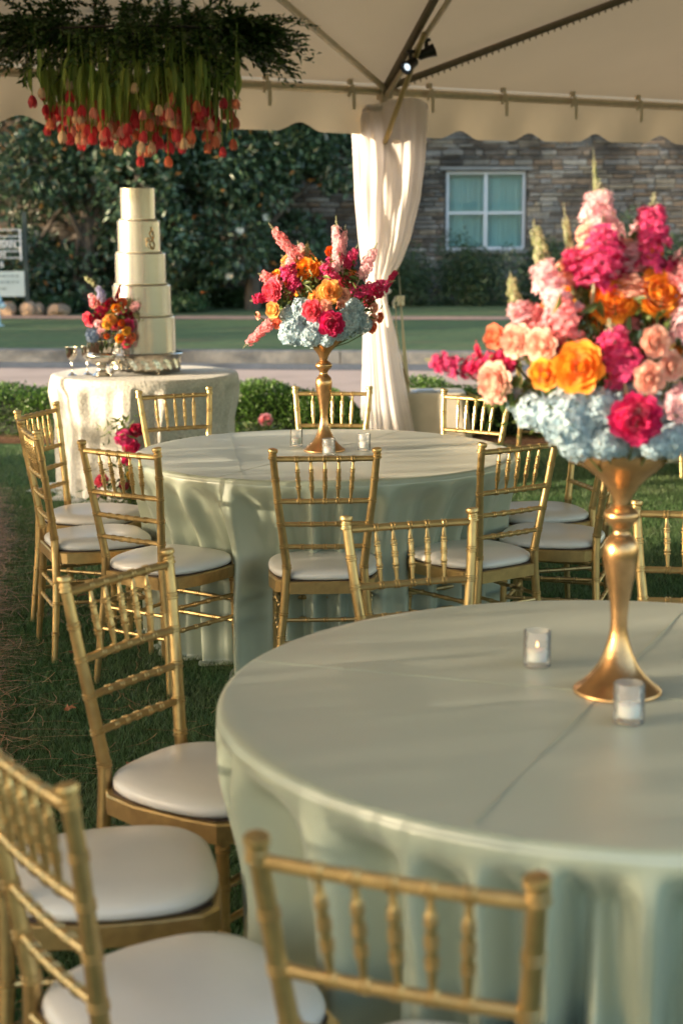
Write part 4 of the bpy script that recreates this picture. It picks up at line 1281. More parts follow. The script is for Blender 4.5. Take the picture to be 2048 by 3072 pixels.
roses = [ (650, 935, 45, 0, 'cpink', 1, 0), (695, 990, 40, -.06, 'magenta', 3, 0), (600, 1045, 52, -.02, 'rosepink', 1, -.3), (655, 1035, 42, -.07, 'crimson', 3, 0), (762, 1040, 50, -.10, 'peach', 0, 0),
 (742, 1062, 32, -.13, 'yellow', 0, 0), (800, 965, 36, -.06, 'orange', 0, 0), (880, 1085, 48, -.05, 'hot', 3, .3), (835, 1055, 26, -.09, 'deep', 0, 0), (868, 1110, 34, -.08, 'yellow', 0, .1), (825, 1155, 34, -.10, 'orange', 0, .1),
 (895, 1165, 40, -.05, 'coral', 1, .3), (868, 1195, 34, -.06, 'rosepink', 3, .3), (795, 1075, 36, -.08, 'rosepink', 1, 0), (760, 950, 46, -.02, 'crimson', 3, 0), (830, 940, 40, .0, 'coral', 1, 0), (700, 1120, 34, -.10, 'lpink', 1, 0),
 (680, 1060, 30, -.10, 'lpink', 1, 0), (735, 1140, 22, -.10, 'deep', 0, 0), (870, 1020, 40, .0, 'magenta', 3, .1), (690, 930, 34, .0, 'deep', 0, 0), (720, 1000, 50, .08, 'orange', 0, 0), (820, 1050, 50, .09, 'hot', 3, 0)]
stocks = [ (715, 930, .0, 660, 810, .0, 44, 'lilac'), (650, 810, .0, 580, 760, .0, 30, 'bud'), (790, 910, .0, 830, 800, .0, 22, 'crimson'), (860, 1010, .02, 880, 890, .02, 30, 'bud'), (890, 980, .0, 955, 930, .0, 44, 'lpink'), (910, 1000, .0, 940, 1050, .0, 24, 'bud'), (640, 900, .02, 600, 880, .02, 30, 'lpink')]
hyds = [ (640, 1135, 48, -.07, 'dblue'), (720, 1080, 60, .02, 'dblue'), (820, 1120, 50, .0, 'dblue'), (740, 1160, 44, -.04, 'blue')]
tips = build_bouquet(UT, up, 1060, roses, stocks, hyds)
add_stems(UT, (0, 0, .17), tips, r=.002)
add_greens(UT, [up(x, y, z) for x, y, z in ((760, 1140, -.04), (800, 1150, -.03), (850, 1010, .02), (700, 1000, .02), (780, 1000, 0), (700, 1150, -.03))], 320, .035, 8)

# flowers standing on the grass round the cake table
def ground_flowers(loc, label, rs, st, g, seed):
    t = thing("ground_flower_arrangement", label, "flowers", loc, 0, "flower clusters on the grass by the cake table")
    tips = []
    for x, y, z, r, c, k in rs: add_rose(t, (x, y, z), r, c, (x * .8, -.8, .5), k); tips.append((x, y, z))
    for p0, p1, w, c in st: add_stock(t, p0, p1, w, c); tips.append(p0)
    add_stems(t, (0, 0, .0), tips, r=.003)
    add_greens(t, g, 260, .05, seed, m=flower_green, spread=.05)
    return t
ground_flowers((-1.27, 9.45, 0), "low cluster of magenta and orange blooms standing before the cake table's cloth",
 [(.02, 0, .40, .050, 'magenta', 3), (-.02, -.03, .46, .052, 'hot', 3), (.05, .0, .30, .045, 'orange', 1), (.03, -.03, .235, .04, 'yellow', 0), (-.16, -.02, .20, .042, 'rosepink', 3), (.0, -.03, .33, .04, 'magenta', 1),
  (.07, 0, .19, .045, 'rosepink', 3), (-.02, 0, .18, .04, 'crimson', 3), (.10, .02, .12, .04, 'hot', 3), (-.20, 0, .12, .03, 'lpink', 1), (.05, 0, .50, .045, 'crimson', 3)],
 [((.0, .02, .38), (-.02, .02, .52), .05, 'dblue'), ((-.05, .02, .12), (.02, 0, .30), .05, 'bud')],
 [(-.10, 0, .12), (.0, 0, .1), (.05, 0, .12), (-.05, 0, .5), (-.18, 0, .08), (.02, 0, .25)], 31)
ground_flowers((-.62, 12.0, 0), "single pink bloom with grey-green foliage right of the cake table, before the hedge",
 [(.05, 0, .26, .052, 'cpink', 3), (-.05, .05, .12, .03, 'lpink', 1)], [], [(.0, 0, .12), (.10, 0, .14), (-.10, 0, .12), (.06, 0, .2), (-.2, 0, .12)], 32)
ground_flowers((-.95, 9.55, 0), "leafy sprigs without blooms at the cake cloth's right, behind the front-facing chair",
 [], [((0, 0, .2), (.03, 0, .40), .03, 'bud')], [(0, 0, .32), (.08, 0, .30), (-.2, 0, .26), (.15, 0, .22), (0, 0, .2)], 33)

# ------------------------------------------------------------------ hanging tulips
HC = Vector((-1.235, 10.15, 2.86))
CHN = thing("tulip_chandelier", "hanging ring of dark greenery with upside-down tulips above the cake", "hanging flowers", HC)
# hoop and wires
hb = MB()
for r in (.35, .62):
    hb.tube([(r * 1.05 * math.cos(a), r * .62 * math.sin(a), 0) for a in np.linspace(0, 2 * math.pi, 49)], .008, n=6, cap=False)
for a in (0, 60, 120):
    x, y = .64 * math.cos(rad(a)), .38 * math.sin(rad(a)); hb.tube([(-x, -y, 0), (x, y, 0)], .006, n=6)
obj("hoop", hb, black_m, CHN)
roofz = tp(0, (Vector((HC.x, HC.y, 0)) - Vector((POST.x, POST.y, 0))).dot(NV)).z
for x, y in ((-.3, .1), (.22, .15), (.05, -.2), (.45, -.1)):
    pts = [(x, y, 0), (x * .9 + .01, y, .2), (x * .86 - .01, y, .45), (x * .8, y, roofz - HC.z + .02)]
    obj("suspension_wire", MB().tube(pts, .0035, n=6), silver, CHN)
def ruscus():
    rs = np.random.default_rng(5); parts = []
    nb = 520
    for i in range(nb):
        a = rs.random() * 2 * np.pi; rr = .25 + .45 * rs.random()
        side = rs.random() < .34
        if side:
            sg = 1 if rs.random() < .55 else -1
            p = np.array([sg * (.42 + .25 * rs.random()), (rs.random() - .5) * .35, .02 + .12 * (rs.random() - .5)])
            d = np.array([sg * (1 + .3 * rs.random()), (rs.random() - .5) * .8, (rs.random() - .62) * .9]); Lb = .18 + .30 * rs.random()
        else:
            p = np.array([rr * 1.05 * np.cos(a), rr * .62 * np.sin(a), -.08 + .2 * rs.random()])
            d = np.array([np.cos(a) * rs.random(), np.sin(a) * rs.random() * .6, (rs.random() - .5) * 1.2]); Lb = .12 + .20 * rs.random()
        d /= np.linalg.norm(d)
        m_ = int(16 + 12 * rs.random()); t = np.linspace(.05, 1, m_)
        C = p + d * (t * Lb)[:, None]; C[:, 2] -= .12 * Lb * t ** 2 * 2
        s = np.cross(d, [0, 0, 1.]); s /= np.linalg.norm(s) + 1e-6
        alt = np.where(np.arange(m_) % 2 == 0, 1, -1)[:, None]
        D = d[None] * .8 + s[None] * alt * .8 + rs.normal(size=(m_, 3)) * .35
        Nn = np.array([[0, 0, 1.]]) + rs.normal(size=(m_, 3)) * .5
        Lg = .042 + .022 * rs.random(m_)
        parts.append(leaves_np(C, D, Nn, Lg, Lg * .40, droop=.1))
    V, F = joinp(parts)
    o = obj("greenery", np_mesh("greenery", V, F), leaf_g, CHN); o["kind"] = "stuff"
    # leaves hanging low among the stems on the right
    n = 380
    C = np.stack([.1 + .5 * rs.random(n), (rs.random(n) - .5) * .5, -.08 - .28 * rs.random(n) ** 1.4], 1)
    C2 = np.stack([-.5 + 1. * rs.random(200), (rs.random(200) - .5) * .5, -.06 - .14 * rs.random(200)], 1)
    C = np.concatenate([C, C2]); n = len(C)
    D = rs.normal(size=(n, 3)) * .6; D[:, 2] -= .7
    Lg = .04 + .03 * rs.random(n)
    V, F = leaves_np(C, D, rs.normal(size=(n, 3)), Lg, Lg * .35)
    o = obj("trailing_leaves", np_mesh("trailing_leaves", V, F), leaf_g, CHN); o["kind"] = "stuff"
ruscus()
def tulip_meshes(seed):
    rr = random.Random(seed); b = MB()
    # bloom opens downwards from origin (0) to -h
    h = .056
    for g, (n, rad0) in enumerate(((3, .019), (3, .0165))):
        for k in range(n):
            a = 2 * math.pi * (k + .5 * g) / n; nu, nv = 4, 5
            vs = []
            for j in range(nv + 1):
                v = j / nv; r = rad0 * (math.sin(math.pi * (.10 + .66 * v)) ** .8) * 1.12
                wa = .62 * math.sin(math.pi * min(.92, .22 + .72 * v)) + .05
                if j == nv: wa = .12
                for i in range(nu + 1):
                    u = (i / nu - .5) * 2; aa = a + u * wa * 1.15
                    vs.append((r * math.cos(aa), r * math.sin(aa), -h * v * (1 - .06 * u * u)))
            b.add(vs, [(j * (nu + 1) + i, j * (nu + 1) + i + 1, (j + 1) * (nu + 1) + i + 1, (j + 1) * (nu + 1) + i) for j in range(nv) for i in range(nu)])
    bloom = b.mesh("bloom", ang=180)
    s = MB(); L_ = .56
    s.tube([(rr.uniform(-.02, .02), rr.uniform(-.02, .02), L_), (rr.uniform(-.01, .01), 0, L_ * .5), (0, 0, .06), (0, 0, -.002)], .0038, n=6)
    for q in range(rr.choice((2, 2, 3))):
        z0 = rr.uniform(.22, .36); a = rr.uniform(0, 6); w = rr.uniform(.008, .014); ln = rr.uniform(.16, .27)
        d = Vector((math.cos(a), math.sin(a), 0)); t_ = Vector((-d.y, d.x, 0)); vs = []
        for j in range(7):
            v = j / 6; c = d * (.004 + .030 * math.sin(v * 2.4)) + Vector((0, 0, z0 - ln * v)); ww = w * math.sin(math.pi * (.14 + .84 * v)) ** .7
            vs += [c - t_ * ww + d * ww * .5, c - d * .001, c + t_ * ww + d * ww * .5]
        s.add(vs, [(3 * j + i, 3 * j + i + 1, 3 * j + i + 4, 3 * j + i + 3) for j in range(6) for i in range(2)])
    return s.mesh("tulip", ang=60), bloom
TUL = [tulip_meshes(k) for k in range(5)]
for s_, b_ in TUL: s_.materials.append(stem_m); b_.materials.append(PM['tred'])
rt = random.Random(12)
tul = []
# a few placed after the photograph (x offset, drop, colour) and the rest filled in
for px, py, c in ((172, 512, 'tred'), (238, 610, 'tcoral'), (323, 670, 'tred'), (438, 680, 'tred'), (508, 655, 'tred'), (405, 645, 'tcoral'), (645, 775, 'tred'), (753, 772, 'tcoral'), (668, 725, 'tcoral'), (933, 718, 'tcoral'),
  (1000, 735, 'tred'), (1045, 700, 'tcoral'), (806, 665, 'tred'), (690, 715, 'tpale'), (350, 450, 'tpale'), (486, 475, 'tpale'), (635, 470, 'tpale'), (738, 450, 'tpale'), (900, 545, 'tcoral'), (838, 490, 'tpale'), (450, 535, 'tcoral'),
  (690, 590, 'tpale'), (255, 545, 'tred'), (232, 490, 'tpale'), (352, 568, 'tred'), (965, 592, 'tred'), (970, 690, 'tcoral'), (1072, 540, 'tcoral')):
    tul.append(((px - 625) / 722, rt.uniform(-.32, .02), (770 - py) / 722 * 1.0 + 2.07, c))
for i in range(195):
    a = rt.uniform(0, 6.28); q = math.sqrt(rt.random())
    x = .60 * q * math.cos(a); y = .34 * q * math.sin(a)
    z = 2.07 + rt.choice((.10, .15, .19, .23, .28, .33, .24, .2)) + rt.uniform(-.03, .03) + .07 * (abs(x) / .6) ** 2 
    tul.append((x, y, z, rt.choice(('tred', 'tred', 'tcoral', 'cpink', 'tpale'))))
for x, y, z, c in tul:
    k = rt.randrange(5); zz = z + .056 - HC.z
    o = obj("tulip", TUL[k][0], None, CHN, (x, y, zz), (rt.uniform(-.05, .05), rt.uniform(-.05, .05), rt.uniform(0, 6)))
    L_ = max(.25, (.02 - zz) / .56); o.scale = (1.1, 1.1, L_)
    bl = obj("bloom", TUL[k][1], None, o); bl.scale = (1, 1, 1.15 / L_); s_ = rt.uniform(1.0, 1.3); bl.scale = (s_, s_, s_ * 1.1 / L_)
    bl.material_slots[0].link = 'OBJECT'; bl.material_slots[0].material = PM[c]

# ------------------------------------------------------------------ covered weight beside the drape
def weight_box():
    t = thing("covered_weight", "low cream cloth-covered box at the drape's right foot, papers on top", "covered box", (.72, 12.75, 0))
    b = MB(); n = 96; H = .40
    rows = [(0.96, H), (1.0, H - .006)] + [(1.0 + .02 * k, H - .012 - (H - .02) * k / 10) for k in range(1, 11)]
    vs, fs = [], []
    for s, z in rows:
        for k in range(n):
            a = 2 * math.pi * k / n; ca, sa = math.cos(a), math.sin(a); e = .22
            x = .27 * math.copysign(abs(ca) ** e, ca); y = .20 * math.copysign(abs(sa) ** e, sa)
            f = 1 + .035 * math.sin(9 * a) * (H - z) / H
            vs.append((x * s * f, y * s * f, z))
    for i in range(len(rows) - 1):
        for k in range(n): fs.append((i * n + k, i * n + (k + 1) % n, (i + 1) * n + (k + 1) % n, (i + 1) * n + k))
    fs.append(tuple(range(n)))
    b.add(vs, fs); obj("cover", b.mesh("cover", ang=50), cream_m, t)
weight_box()
o = obj("folded_napkin", MB().box((0, 0, .006), (.17, .12, .012), rot=.3).box((.01, .01, .015), (.13, .10, .006), rot=.1), mat("pale_blue_paper", (.50, .56, .66), rough=.7), None, (.66, 12.66, .401)); tag(o, "pale blue folded paper lying on the covered box", "paper")
o = obj("small_dish", MB().lathe([(0, 0), (.03, 0), (.045, .012), (.043, .012), (.028, .003), (0, .003)], n=20, cap=False), white_m, None, (.79, 12.62, .401)); tag(o, "small white dish on the covered box beside the drape", "dish")

# ------------------------------------------------------------------ hedge
hedge_leaf = mat("boxwood_leaf", (.045, .11, .016), rough=.4, island=.5, color2=(.10, .19, .03), trans=.3)
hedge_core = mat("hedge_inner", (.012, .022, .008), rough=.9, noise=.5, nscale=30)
def hedge(x0, x1, y0, label, h=.42, wd=.30, seed=1, n=26000, ysl=-.22):
    t = thing("boxwood_hedge", label, "hedge", ((x0 + x1) / 2, y0, 0), 0, "low boxwood hedge along the road")
    rs = np.random.default_rng(seed); L_ = x1 - x0; cx = (x0 + x1) / 2
    u = rs.random(n) * L_ - L_ / 2
    a = rs.random(n) * np.pi * 1.15 - .08 * np.pi
    bump_ = 1 + .10 * np.sin(u * 5 + seed) + .07 * np.sin(u * 11 + 2)
    hh = h * (1 + .08 * np.sin(u * 4.1 + seed) + .05 * np.sin(u * 9.7))
    e = .55
    ca, sa = np.cos(a), np.sin(a)
    rr = 1 - .28 * rs.random(n) ** 2
    y = wd * np.sign(ca) * np.abs(ca) ** e * bump_ * rr
    z = hh * np.clip(np.sign(sa) * np.abs(sa) ** e, 0.05, 1) * rr + rs.normal(size=n) * .012
    endt = np.clip((L_ / 2 - np.abs(u)) / .25, .25, 1)
    z *= endt ** .4
    C = np.stack([u, y + ysl * (u), z], 1)
    N0 = np.stack([rs.normal(size=n) * .3, ca, np.abs(sa) + .3], 1)
    D = N0 + rs.normal(size=(n, 3)) * .9
    Lg = .018 + .014 * rs.random(n)
    V, F = leaves_np(C, D, rs.normal(size=(n, 3)), Lg, Lg * .6)
    o = obj("foliage", np_mesh("foliage", V, F), hedge_leaf, t); o["kind"] = "stuff"
    # inner hull, near-black green standing in for the shade inside the hedge
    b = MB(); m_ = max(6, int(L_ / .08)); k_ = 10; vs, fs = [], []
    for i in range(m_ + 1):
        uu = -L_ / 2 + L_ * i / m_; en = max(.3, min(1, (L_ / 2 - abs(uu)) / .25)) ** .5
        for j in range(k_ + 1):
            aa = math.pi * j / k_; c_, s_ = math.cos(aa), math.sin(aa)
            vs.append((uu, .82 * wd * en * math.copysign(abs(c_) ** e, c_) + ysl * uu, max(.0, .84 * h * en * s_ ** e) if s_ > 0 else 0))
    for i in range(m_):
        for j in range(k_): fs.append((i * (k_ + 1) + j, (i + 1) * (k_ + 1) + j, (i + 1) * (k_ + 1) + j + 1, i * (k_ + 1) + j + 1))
    b.add(vs, fs); obj("shade_core", b, hedge_core, t)
hedge(-5.5, -1.72, 13.55, "low boxwood hedge left of the cake table", seed=1, n=34000)
hedge(-1.68, .20, 12.98, "low boxwood hedge between the cake table and the drape", seed=2)
hedge(.24, 4.8, 12.88, "low boxwood hedge behind the covered box, right of the drape", seed=4, n=38000)
sheet("mulch_strip", [(-6, 14.35, .004), (-6, 13.1, .004), (-.6, 12.42, .004), (2, 12.3, .004), (5.5, 11.6, .004), (5.5, 12.9, .004), (1, 13.5, .004)], straw_base)
def mulch_pos(n):
    x = -5 + 9 * RNG.random(n); y = 12.85 - .14 * x + (RNG.random(n) - .5) * 1.0
    return x, y
V, F = strands(9000, mulch_pos, .08, .2, .0016, .008, .03)
o = obj("hedge_pine_straw", np_mesh("hedge_pine_straw", V, F), needle_m); o["kind"] = "stuff"; o["label"] = "orange pine straw mulch under the low hedge"

# ------------------------------------------------------------------ stone building
BY = 30.0; BS = .10         # facade y at x=0 and its slope
def fy(x): return BY + BS * x
def stone_mat(name, mode):
    m = bpy.data.materials.new(name); m.use_nodes = True
    nt = m.node_tree; N, L = nt.nodes, nt.links; b = N["Principled BSDF"]; b.inputs["Roughness"].default_value = .85
    if mode == 'o': g = N.new("ShaderNodeObjectInfo"); ro = g.outputs["Random"]
    else: g = N.new("ShaderNodeNewGeometry"); ro = g.outputs["Random Per Island"]
    r = N.new("ShaderNodeValToRGB"); cr = r.color_ramp; cr.interpolation = 'CONSTANT'
    cols = [(.34, .30, .27), (.22, .175, .145), (.44, .40, .36), (.38, .26, .18), (.27, .26, .25), (.12, .10, .09), (.46, .37, .27), (.34, .32, .31), (.42, .27, .17), (.50, .45, .39), (.18, .13, .10)]
    cols = [tuple(.66 * v + .34 * w for v, w in zip(c, (.31, .25, .195))) for c in cols]
    for i, c in enumerate(cols):
        e = cr.elements[i] if i < 2 else cr.elements.new(i / len(cols))
        e.position = i / len(cols); e.color = c + (1,)
    L.new(ro, r.inputs[0])
    tc = N.new("ShaderNodeTexCoord"); n1 = N.new("ShaderNodeTexNoise"); n1.inputs["Scale"].default_value = 9; n1.inputs["Detail"].default_value = 5
    L.new(tc.outputs["Object"], n1.inputs["Vector"])
    mr = N.new("ShaderNodeMapRange"); mr.inputs[1].default_value = .3; mr.inputs[2].default_value = .7; mr.inputs[3].default_value = .65; mr.inputs[4].default_value = 1.3
    L.new(n1.outputs[0], mr.inputs[0])
    vm = N.new("ShaderNodeVectorMath"); vm.operation = 'SCALE'; L.new(r.outputs[0], vm.inputs[0]); L.new(mr.outputs[0], vm.inputs[3])
    n2 = N.new("ShaderNodeTexNoise"); n2.inputs["Scale"].default_value = .9; n2.inputs["Detail"].default_value = 3
    ge = N.new("ShaderNodeNewGeometry"); L.new(ge.outputs["Position"], n2.inputs["Vector"])
    m2 = N.new("ShaderNodeMapRange"); m2.inputs[1].default_value = .38; m2.inputs[2].default_value = .60; m2.inputs[3].default_value = .28; m2.inputs[4].default_value = .86
    L.new(n2.outputs[0], m2.inputs[0])
    v2 = N.new("ShaderNodeVectorMath"); v2.operation = 'SCALE'; L.new(vm.outputs[0], v2.inputs[0]); L.new(m2.outputs[0], v2.inputs[3])
    L.new(v2.outputs[0], b.inputs["Base Color"])
    bp = N.new("ShaderNodeBump"); bp.inputs["Strength"].default_value = .5; bp.inputs["Distance"].default_value = .02
    L.new(n1.outputs[0], bp.inputs["Height"]); L.new(bp.outputs[0], b.inputs["Normal"])
    return m
stone_o, stone_i = stone_mat("rubble_stone", 'o'), stone_mat("rubble_stone_course", 'i')
mortar_m = mat("dark_mortar", (.06, .055, .05), rough=.95, noise=.3, nscale=8)
BT = thing("stone_building", "stone-faced building with a white four-pane window across the road", "building", (0, BY, .3))
WX0, WX1, WZ0, WZ1 = 1.97, 3.46, 1.30, 2.74
def bp_(x, dy, z): return (x, fy(x) - BY + dy, z - .3)
def wallpiece(x0, x1, z0, z1, b, th=.35):
    v = [bp_(x0, 0, z0), bp_(x1, 0, z0), bp_(x1, 0, z1), bp_(x0, 0, z1), bp_(x0, th, z0), bp_(x1, th, z0), bp_(x1, th, z1), bp_(x0, th, z1)]
    b.add(v, [(0, 1, 2, 3), (5, 4, 7, 6), (0, 4, 5, 1), (3, 2, 6, 7), (0, 3, 7, 4), (1, 5, 6, 2)])
b = MB()
wallpiece(-14, WX0, 0.2, 5.2, b); wallpiece(WX1, 14, .2, 5.2, b); wallpiece(WX0, WX1, .2, WZ0, b); wallpiece(WX0, WX1, WZ1, 5.2, b)
obj("wall", b, mortar_m, BT)
b = MB(); b.add([bp_(-14, .4, .2), bp_(14, .4, .2), bp_(14, 9, .2), bp_(-14, 9, .2), bp_(-14.4, -.4, 5.2), bp_(14.4, -.4, 5.2), bp_(14.4, 9.4, 5.2), bp_(-14.4, 9.4, 5.2), bp_(-14, 4.5, 7.2), bp_(14, 4.5, 7.2)],
  [(0, 4, 7, 3), (1, 2, 6, 5), (3, 7, 6, 2), (4, 5, 9, 8), (7, 8, 9, 6), (4, 8, 7), (5, 6, 9), (4, 7, 6, 5)])
obj("roof", b, mat("grey_shingle_roof", (.08, .08, .085), rough=.9, noise=.4, nscale=6), BT)
# stones
def stone_list():
    rs = random.Random(4); out = []
    z = .30
    while z < 4.3:
        h = rs.choice((.045, .06, .075, .09, .11)); x = -9.5 + rs.uniform(0, .4)
        while x < 9.5:
            w = rs.uniform(.12, .50); x1 = x + w
            if not (x1 - .006 > WX0 - .02 and x + .006 < WX1 + .02 and z + h > WZ0 - .01 and z < WZ1 + .02):
                out.append((x + .005, x1 - .005, z + .005, z + h - .003, rs.uniform(.012, .05)))
            elif x < WX0 - .1:
                out.append((x + .005, WX0 - .03, z + .005, z + h - .003, rs.uniform(.012, .04)))
            elif x1 > WX1 + .1:
                out.append((WX1 + .03, x1 - .005, z + .005, z + h - .003, rs.uniform(.012, .04)))
            x = x1
        z += h
    return out
def stone_geo(s, b, rs, local=False):
    x0, x1, z0, z1, d = s; e = min(.012, (z1 - z0) * .25)
    P = [bp_(x0, 0, z0), bp_(x1, 0, z0), bp_(x1, 0, z1), bp_(x0, 0, z1)]
    Q = [bp_(x0 + e, -d * rs.uniform(.6, 1), z0 + e * rs.uniform(.4, 1.4)), bp_(x1 - e, -d * rs.uniform(.6, 1), z0 + e * rs.uniform(.4, 1.4)), bp_(x1 - e, -d * rs.uniform(.6, 1), z1 - e * rs.uniform(.4, 1.4)), bp_(x0 + e, -d * rs.uniform(.6, 1), z1 - e * rs.uniform(.4, 1.4))]
    m_ = bp_((x0 + x1) / 2 + rs.uniform(-.03, .03), -d * 1.15, (z0 + z1) / 2)
    vs = P + Q + [m_]
    if local:
        c = Vector(m_); vs = [tuple(Vector(v) - c) for v in vs]
    b.add(vs, [(0, 1, 5, 4), (1, 2, 6, 5), (2, 3, 7, 6), (3, 0, 4, 7), (4, 5, 8), (5, 6, 8), (6, 7, 8), (7, 4, 8)])
    return m_
rs = random.Random(8)
sl = stone_list()
vis = [s for s in sl if s[0] > 1.25 and s[1] < 6.7 and 1.15 < s[2] < 3.75]
vis.sort(key=lambda s: -(s[1] - s[0]) * (s[3] - s[2]))
big = set(id(s) for s in vis[:298])
bm_rest = MB()
for s in sl:
    if id(s) in big:
        b = MB(); c = stone_geo(s, b, rs, True); obj("stone", b.mesh("stone", smooth=False), stone_o, BT, c)
    else:
        stone_geo(s, bm_rest, rs)
o = obj("stone_courses", bm_rest.mesh("stone_courses", smooth=False), stone_i, BT); o["kind"] = "stuff"
# window
win_m = mat("window_white", (.62, .64, .68), rough=.5)
def window():
    f = MB(); fw = .055
    def bar(x0, x1, z0, z1, y0, y1, b):
        b.add([bp_(x0, y0, z0), bp_(x1, y0, z0), bp_(x1, y0, z1), bp_(x0, y0, z1), bp_(x0, y1, z0), bp_(x1, y1, z0), bp_(x1, y1, z1), bp_(x0, y1, z1)],
              [(0, 1, 2, 3), (5, 4, 7, 6), (0, 4, 5, 1), (3, 2, 6, 7), (0, 3, 7, 4), (1, 5, 6, 2)])
    xm = (WX0 + WX1) / 2 + .0; zm = 1.98
    bar(WX0, WX0 + fw, WZ0, WZ1, .04, .13, f); bar(WX1 - fw, WX1, WZ0, WZ1, .04, .13, f)
    bar(WX0 + fw, WX1 - fw, WZ0, WZ0 + fw, .04, .13, f); bar(WX0 + fw, WX1 - fw, WZ1 - fw, WZ1, .04, .13, f)
    w = obj("window", f, win_m, BT)
    g = MB(); bar(xm - .035, xm + .035, WZ0 + fw, WZ1 - fw, .05, .12, g); obj("mullion", g, win_m, w)
    g = MB(); bar(WX0 + fw, xm - .035, zm - .025, zm + .025, .052, .12, g); bar(xm + .035, WX1 - fw, zm - .025, zm + .025, .052, .12, g); obj("glazing_bar", g, win_m, w)
    pm = bpy.data.materials.new("window_glass"); pm.use_nodes = True
    nt = pm.node_tree; nt.nodes.clear(); out = nt.nodes.new("ShaderNodeOutputMaterial")
    t = nt.nodes.new("ShaderNodeBsdfTransparent"); t.inputs[0].default_value = (.80, .92, .92, 1); gl = nt.nodes.new("ShaderNodeBsdfGlossy"); gl.inputs[1].default_value = .02
    mx = nt.nodes.new("ShaderNodeMixShader"); mx.inputs[0].default_value = .03
    nt.links.new(t.outputs[0], mx.inputs[1]); nt.links.new(gl.outputs[0], mx.inputs[2]); nt.links.new(mx.outputs[0], out.inputs[0])
    for x0, x1 in ((WX0 + fw, xm - .035), (xm + .035, WX1 - fw)):
        for z0, z1 in ((WZ0 + fw, zm - .025), (zm + .025, WZ1 - fw)):
            g = MB(); bar(x0, x1, z0, z1, .085, .091, g); obj("pane", g, pm, w)
    # pleated curtains behind the glass
    cm_ = mat("pale_curtain", (.70, .78, .78), rough=.9, trans=.2)
    for x0, x1 in ((WX0 + fw, xm - .02), (xm + .02, WX1 - fw)):
        vs, fs = [], []; n = 90
        for k in range(n + 1):
            x = x0 + (x1 - x0) * k / n; dy = .20 + .022 * math.sin(k * .9) + .01 * math.sin(k * 2.3)
            vs += [bp_(x, dy, WZ0 + .02), bp_(x, dy, WZ1 - .02)]
        fs = [(2 * k, 2 * k + 2, 2 * k + 3, 2 * k + 1) for k in range(n)]
        obj("curtain", MB().add(vs, fs), cm_, w)
    g = MB(); bar(WX0 - .12, WX1 + .12, WZ1 + .02, WZ1 + .08, -.07, .1, g); obj("lintel", g, mat("lintel_stone", (.28, .27, .26), rough=.8, noise=.3, nscale=6), w)
    g = MB(); bar(WX0 - .05, WX1 + .05, WZ0 - .06, WZ0 - .002, -.07, .13, g); obj("window_sill", g, mat("lintel_stone", (.3, .3, .3)), w)
window()

# ------------------------------------------------------------------ magnolias, shrubs
mag_leaf = mat("magnolia_leaf", (.040, .085, .045), rough=.32, spec=.6, island=.6, color2=(.07, .12, .06), trans=.1)
mag_old = mat("old_magnolia_leaf", (.30, .10, .03), rough=.6, island=.4, color2=(.42, .22, .05), trans=.2)
mag_fl = mat("magnolia_blossom", (.78, .76, .66), rough=.6, trans=.3)
bark_m = mat("grey_bark", (.12, .095, .075), rough=.9, noise=.4, nscale=9, bump=.6, bscale=30)
def lobes_pts(rs, n, lobes, shell=.55):
    w = np.array([l[3] * l[4] * l[5] for l in lobes]) ** .7; w /= w.sum()
    k = rs.choice(len(lobes), n, p=w); L_ = np.array(lobes)[k]
    d = rs.normal(size=(n, 3)); d /= np.linalg.norm(d, axis=1, keepdims=True)
    r = (shell + (1 - shell) * rs.random(n) ** .6)
    r *= 1 + .10 * np.sin(d[:, 0] * 9 + k) * np.sin(d[:, 2] * 8 + k * 2)
    return L_[:, :3] + d * L_[:, 3:] * r[:, None], d
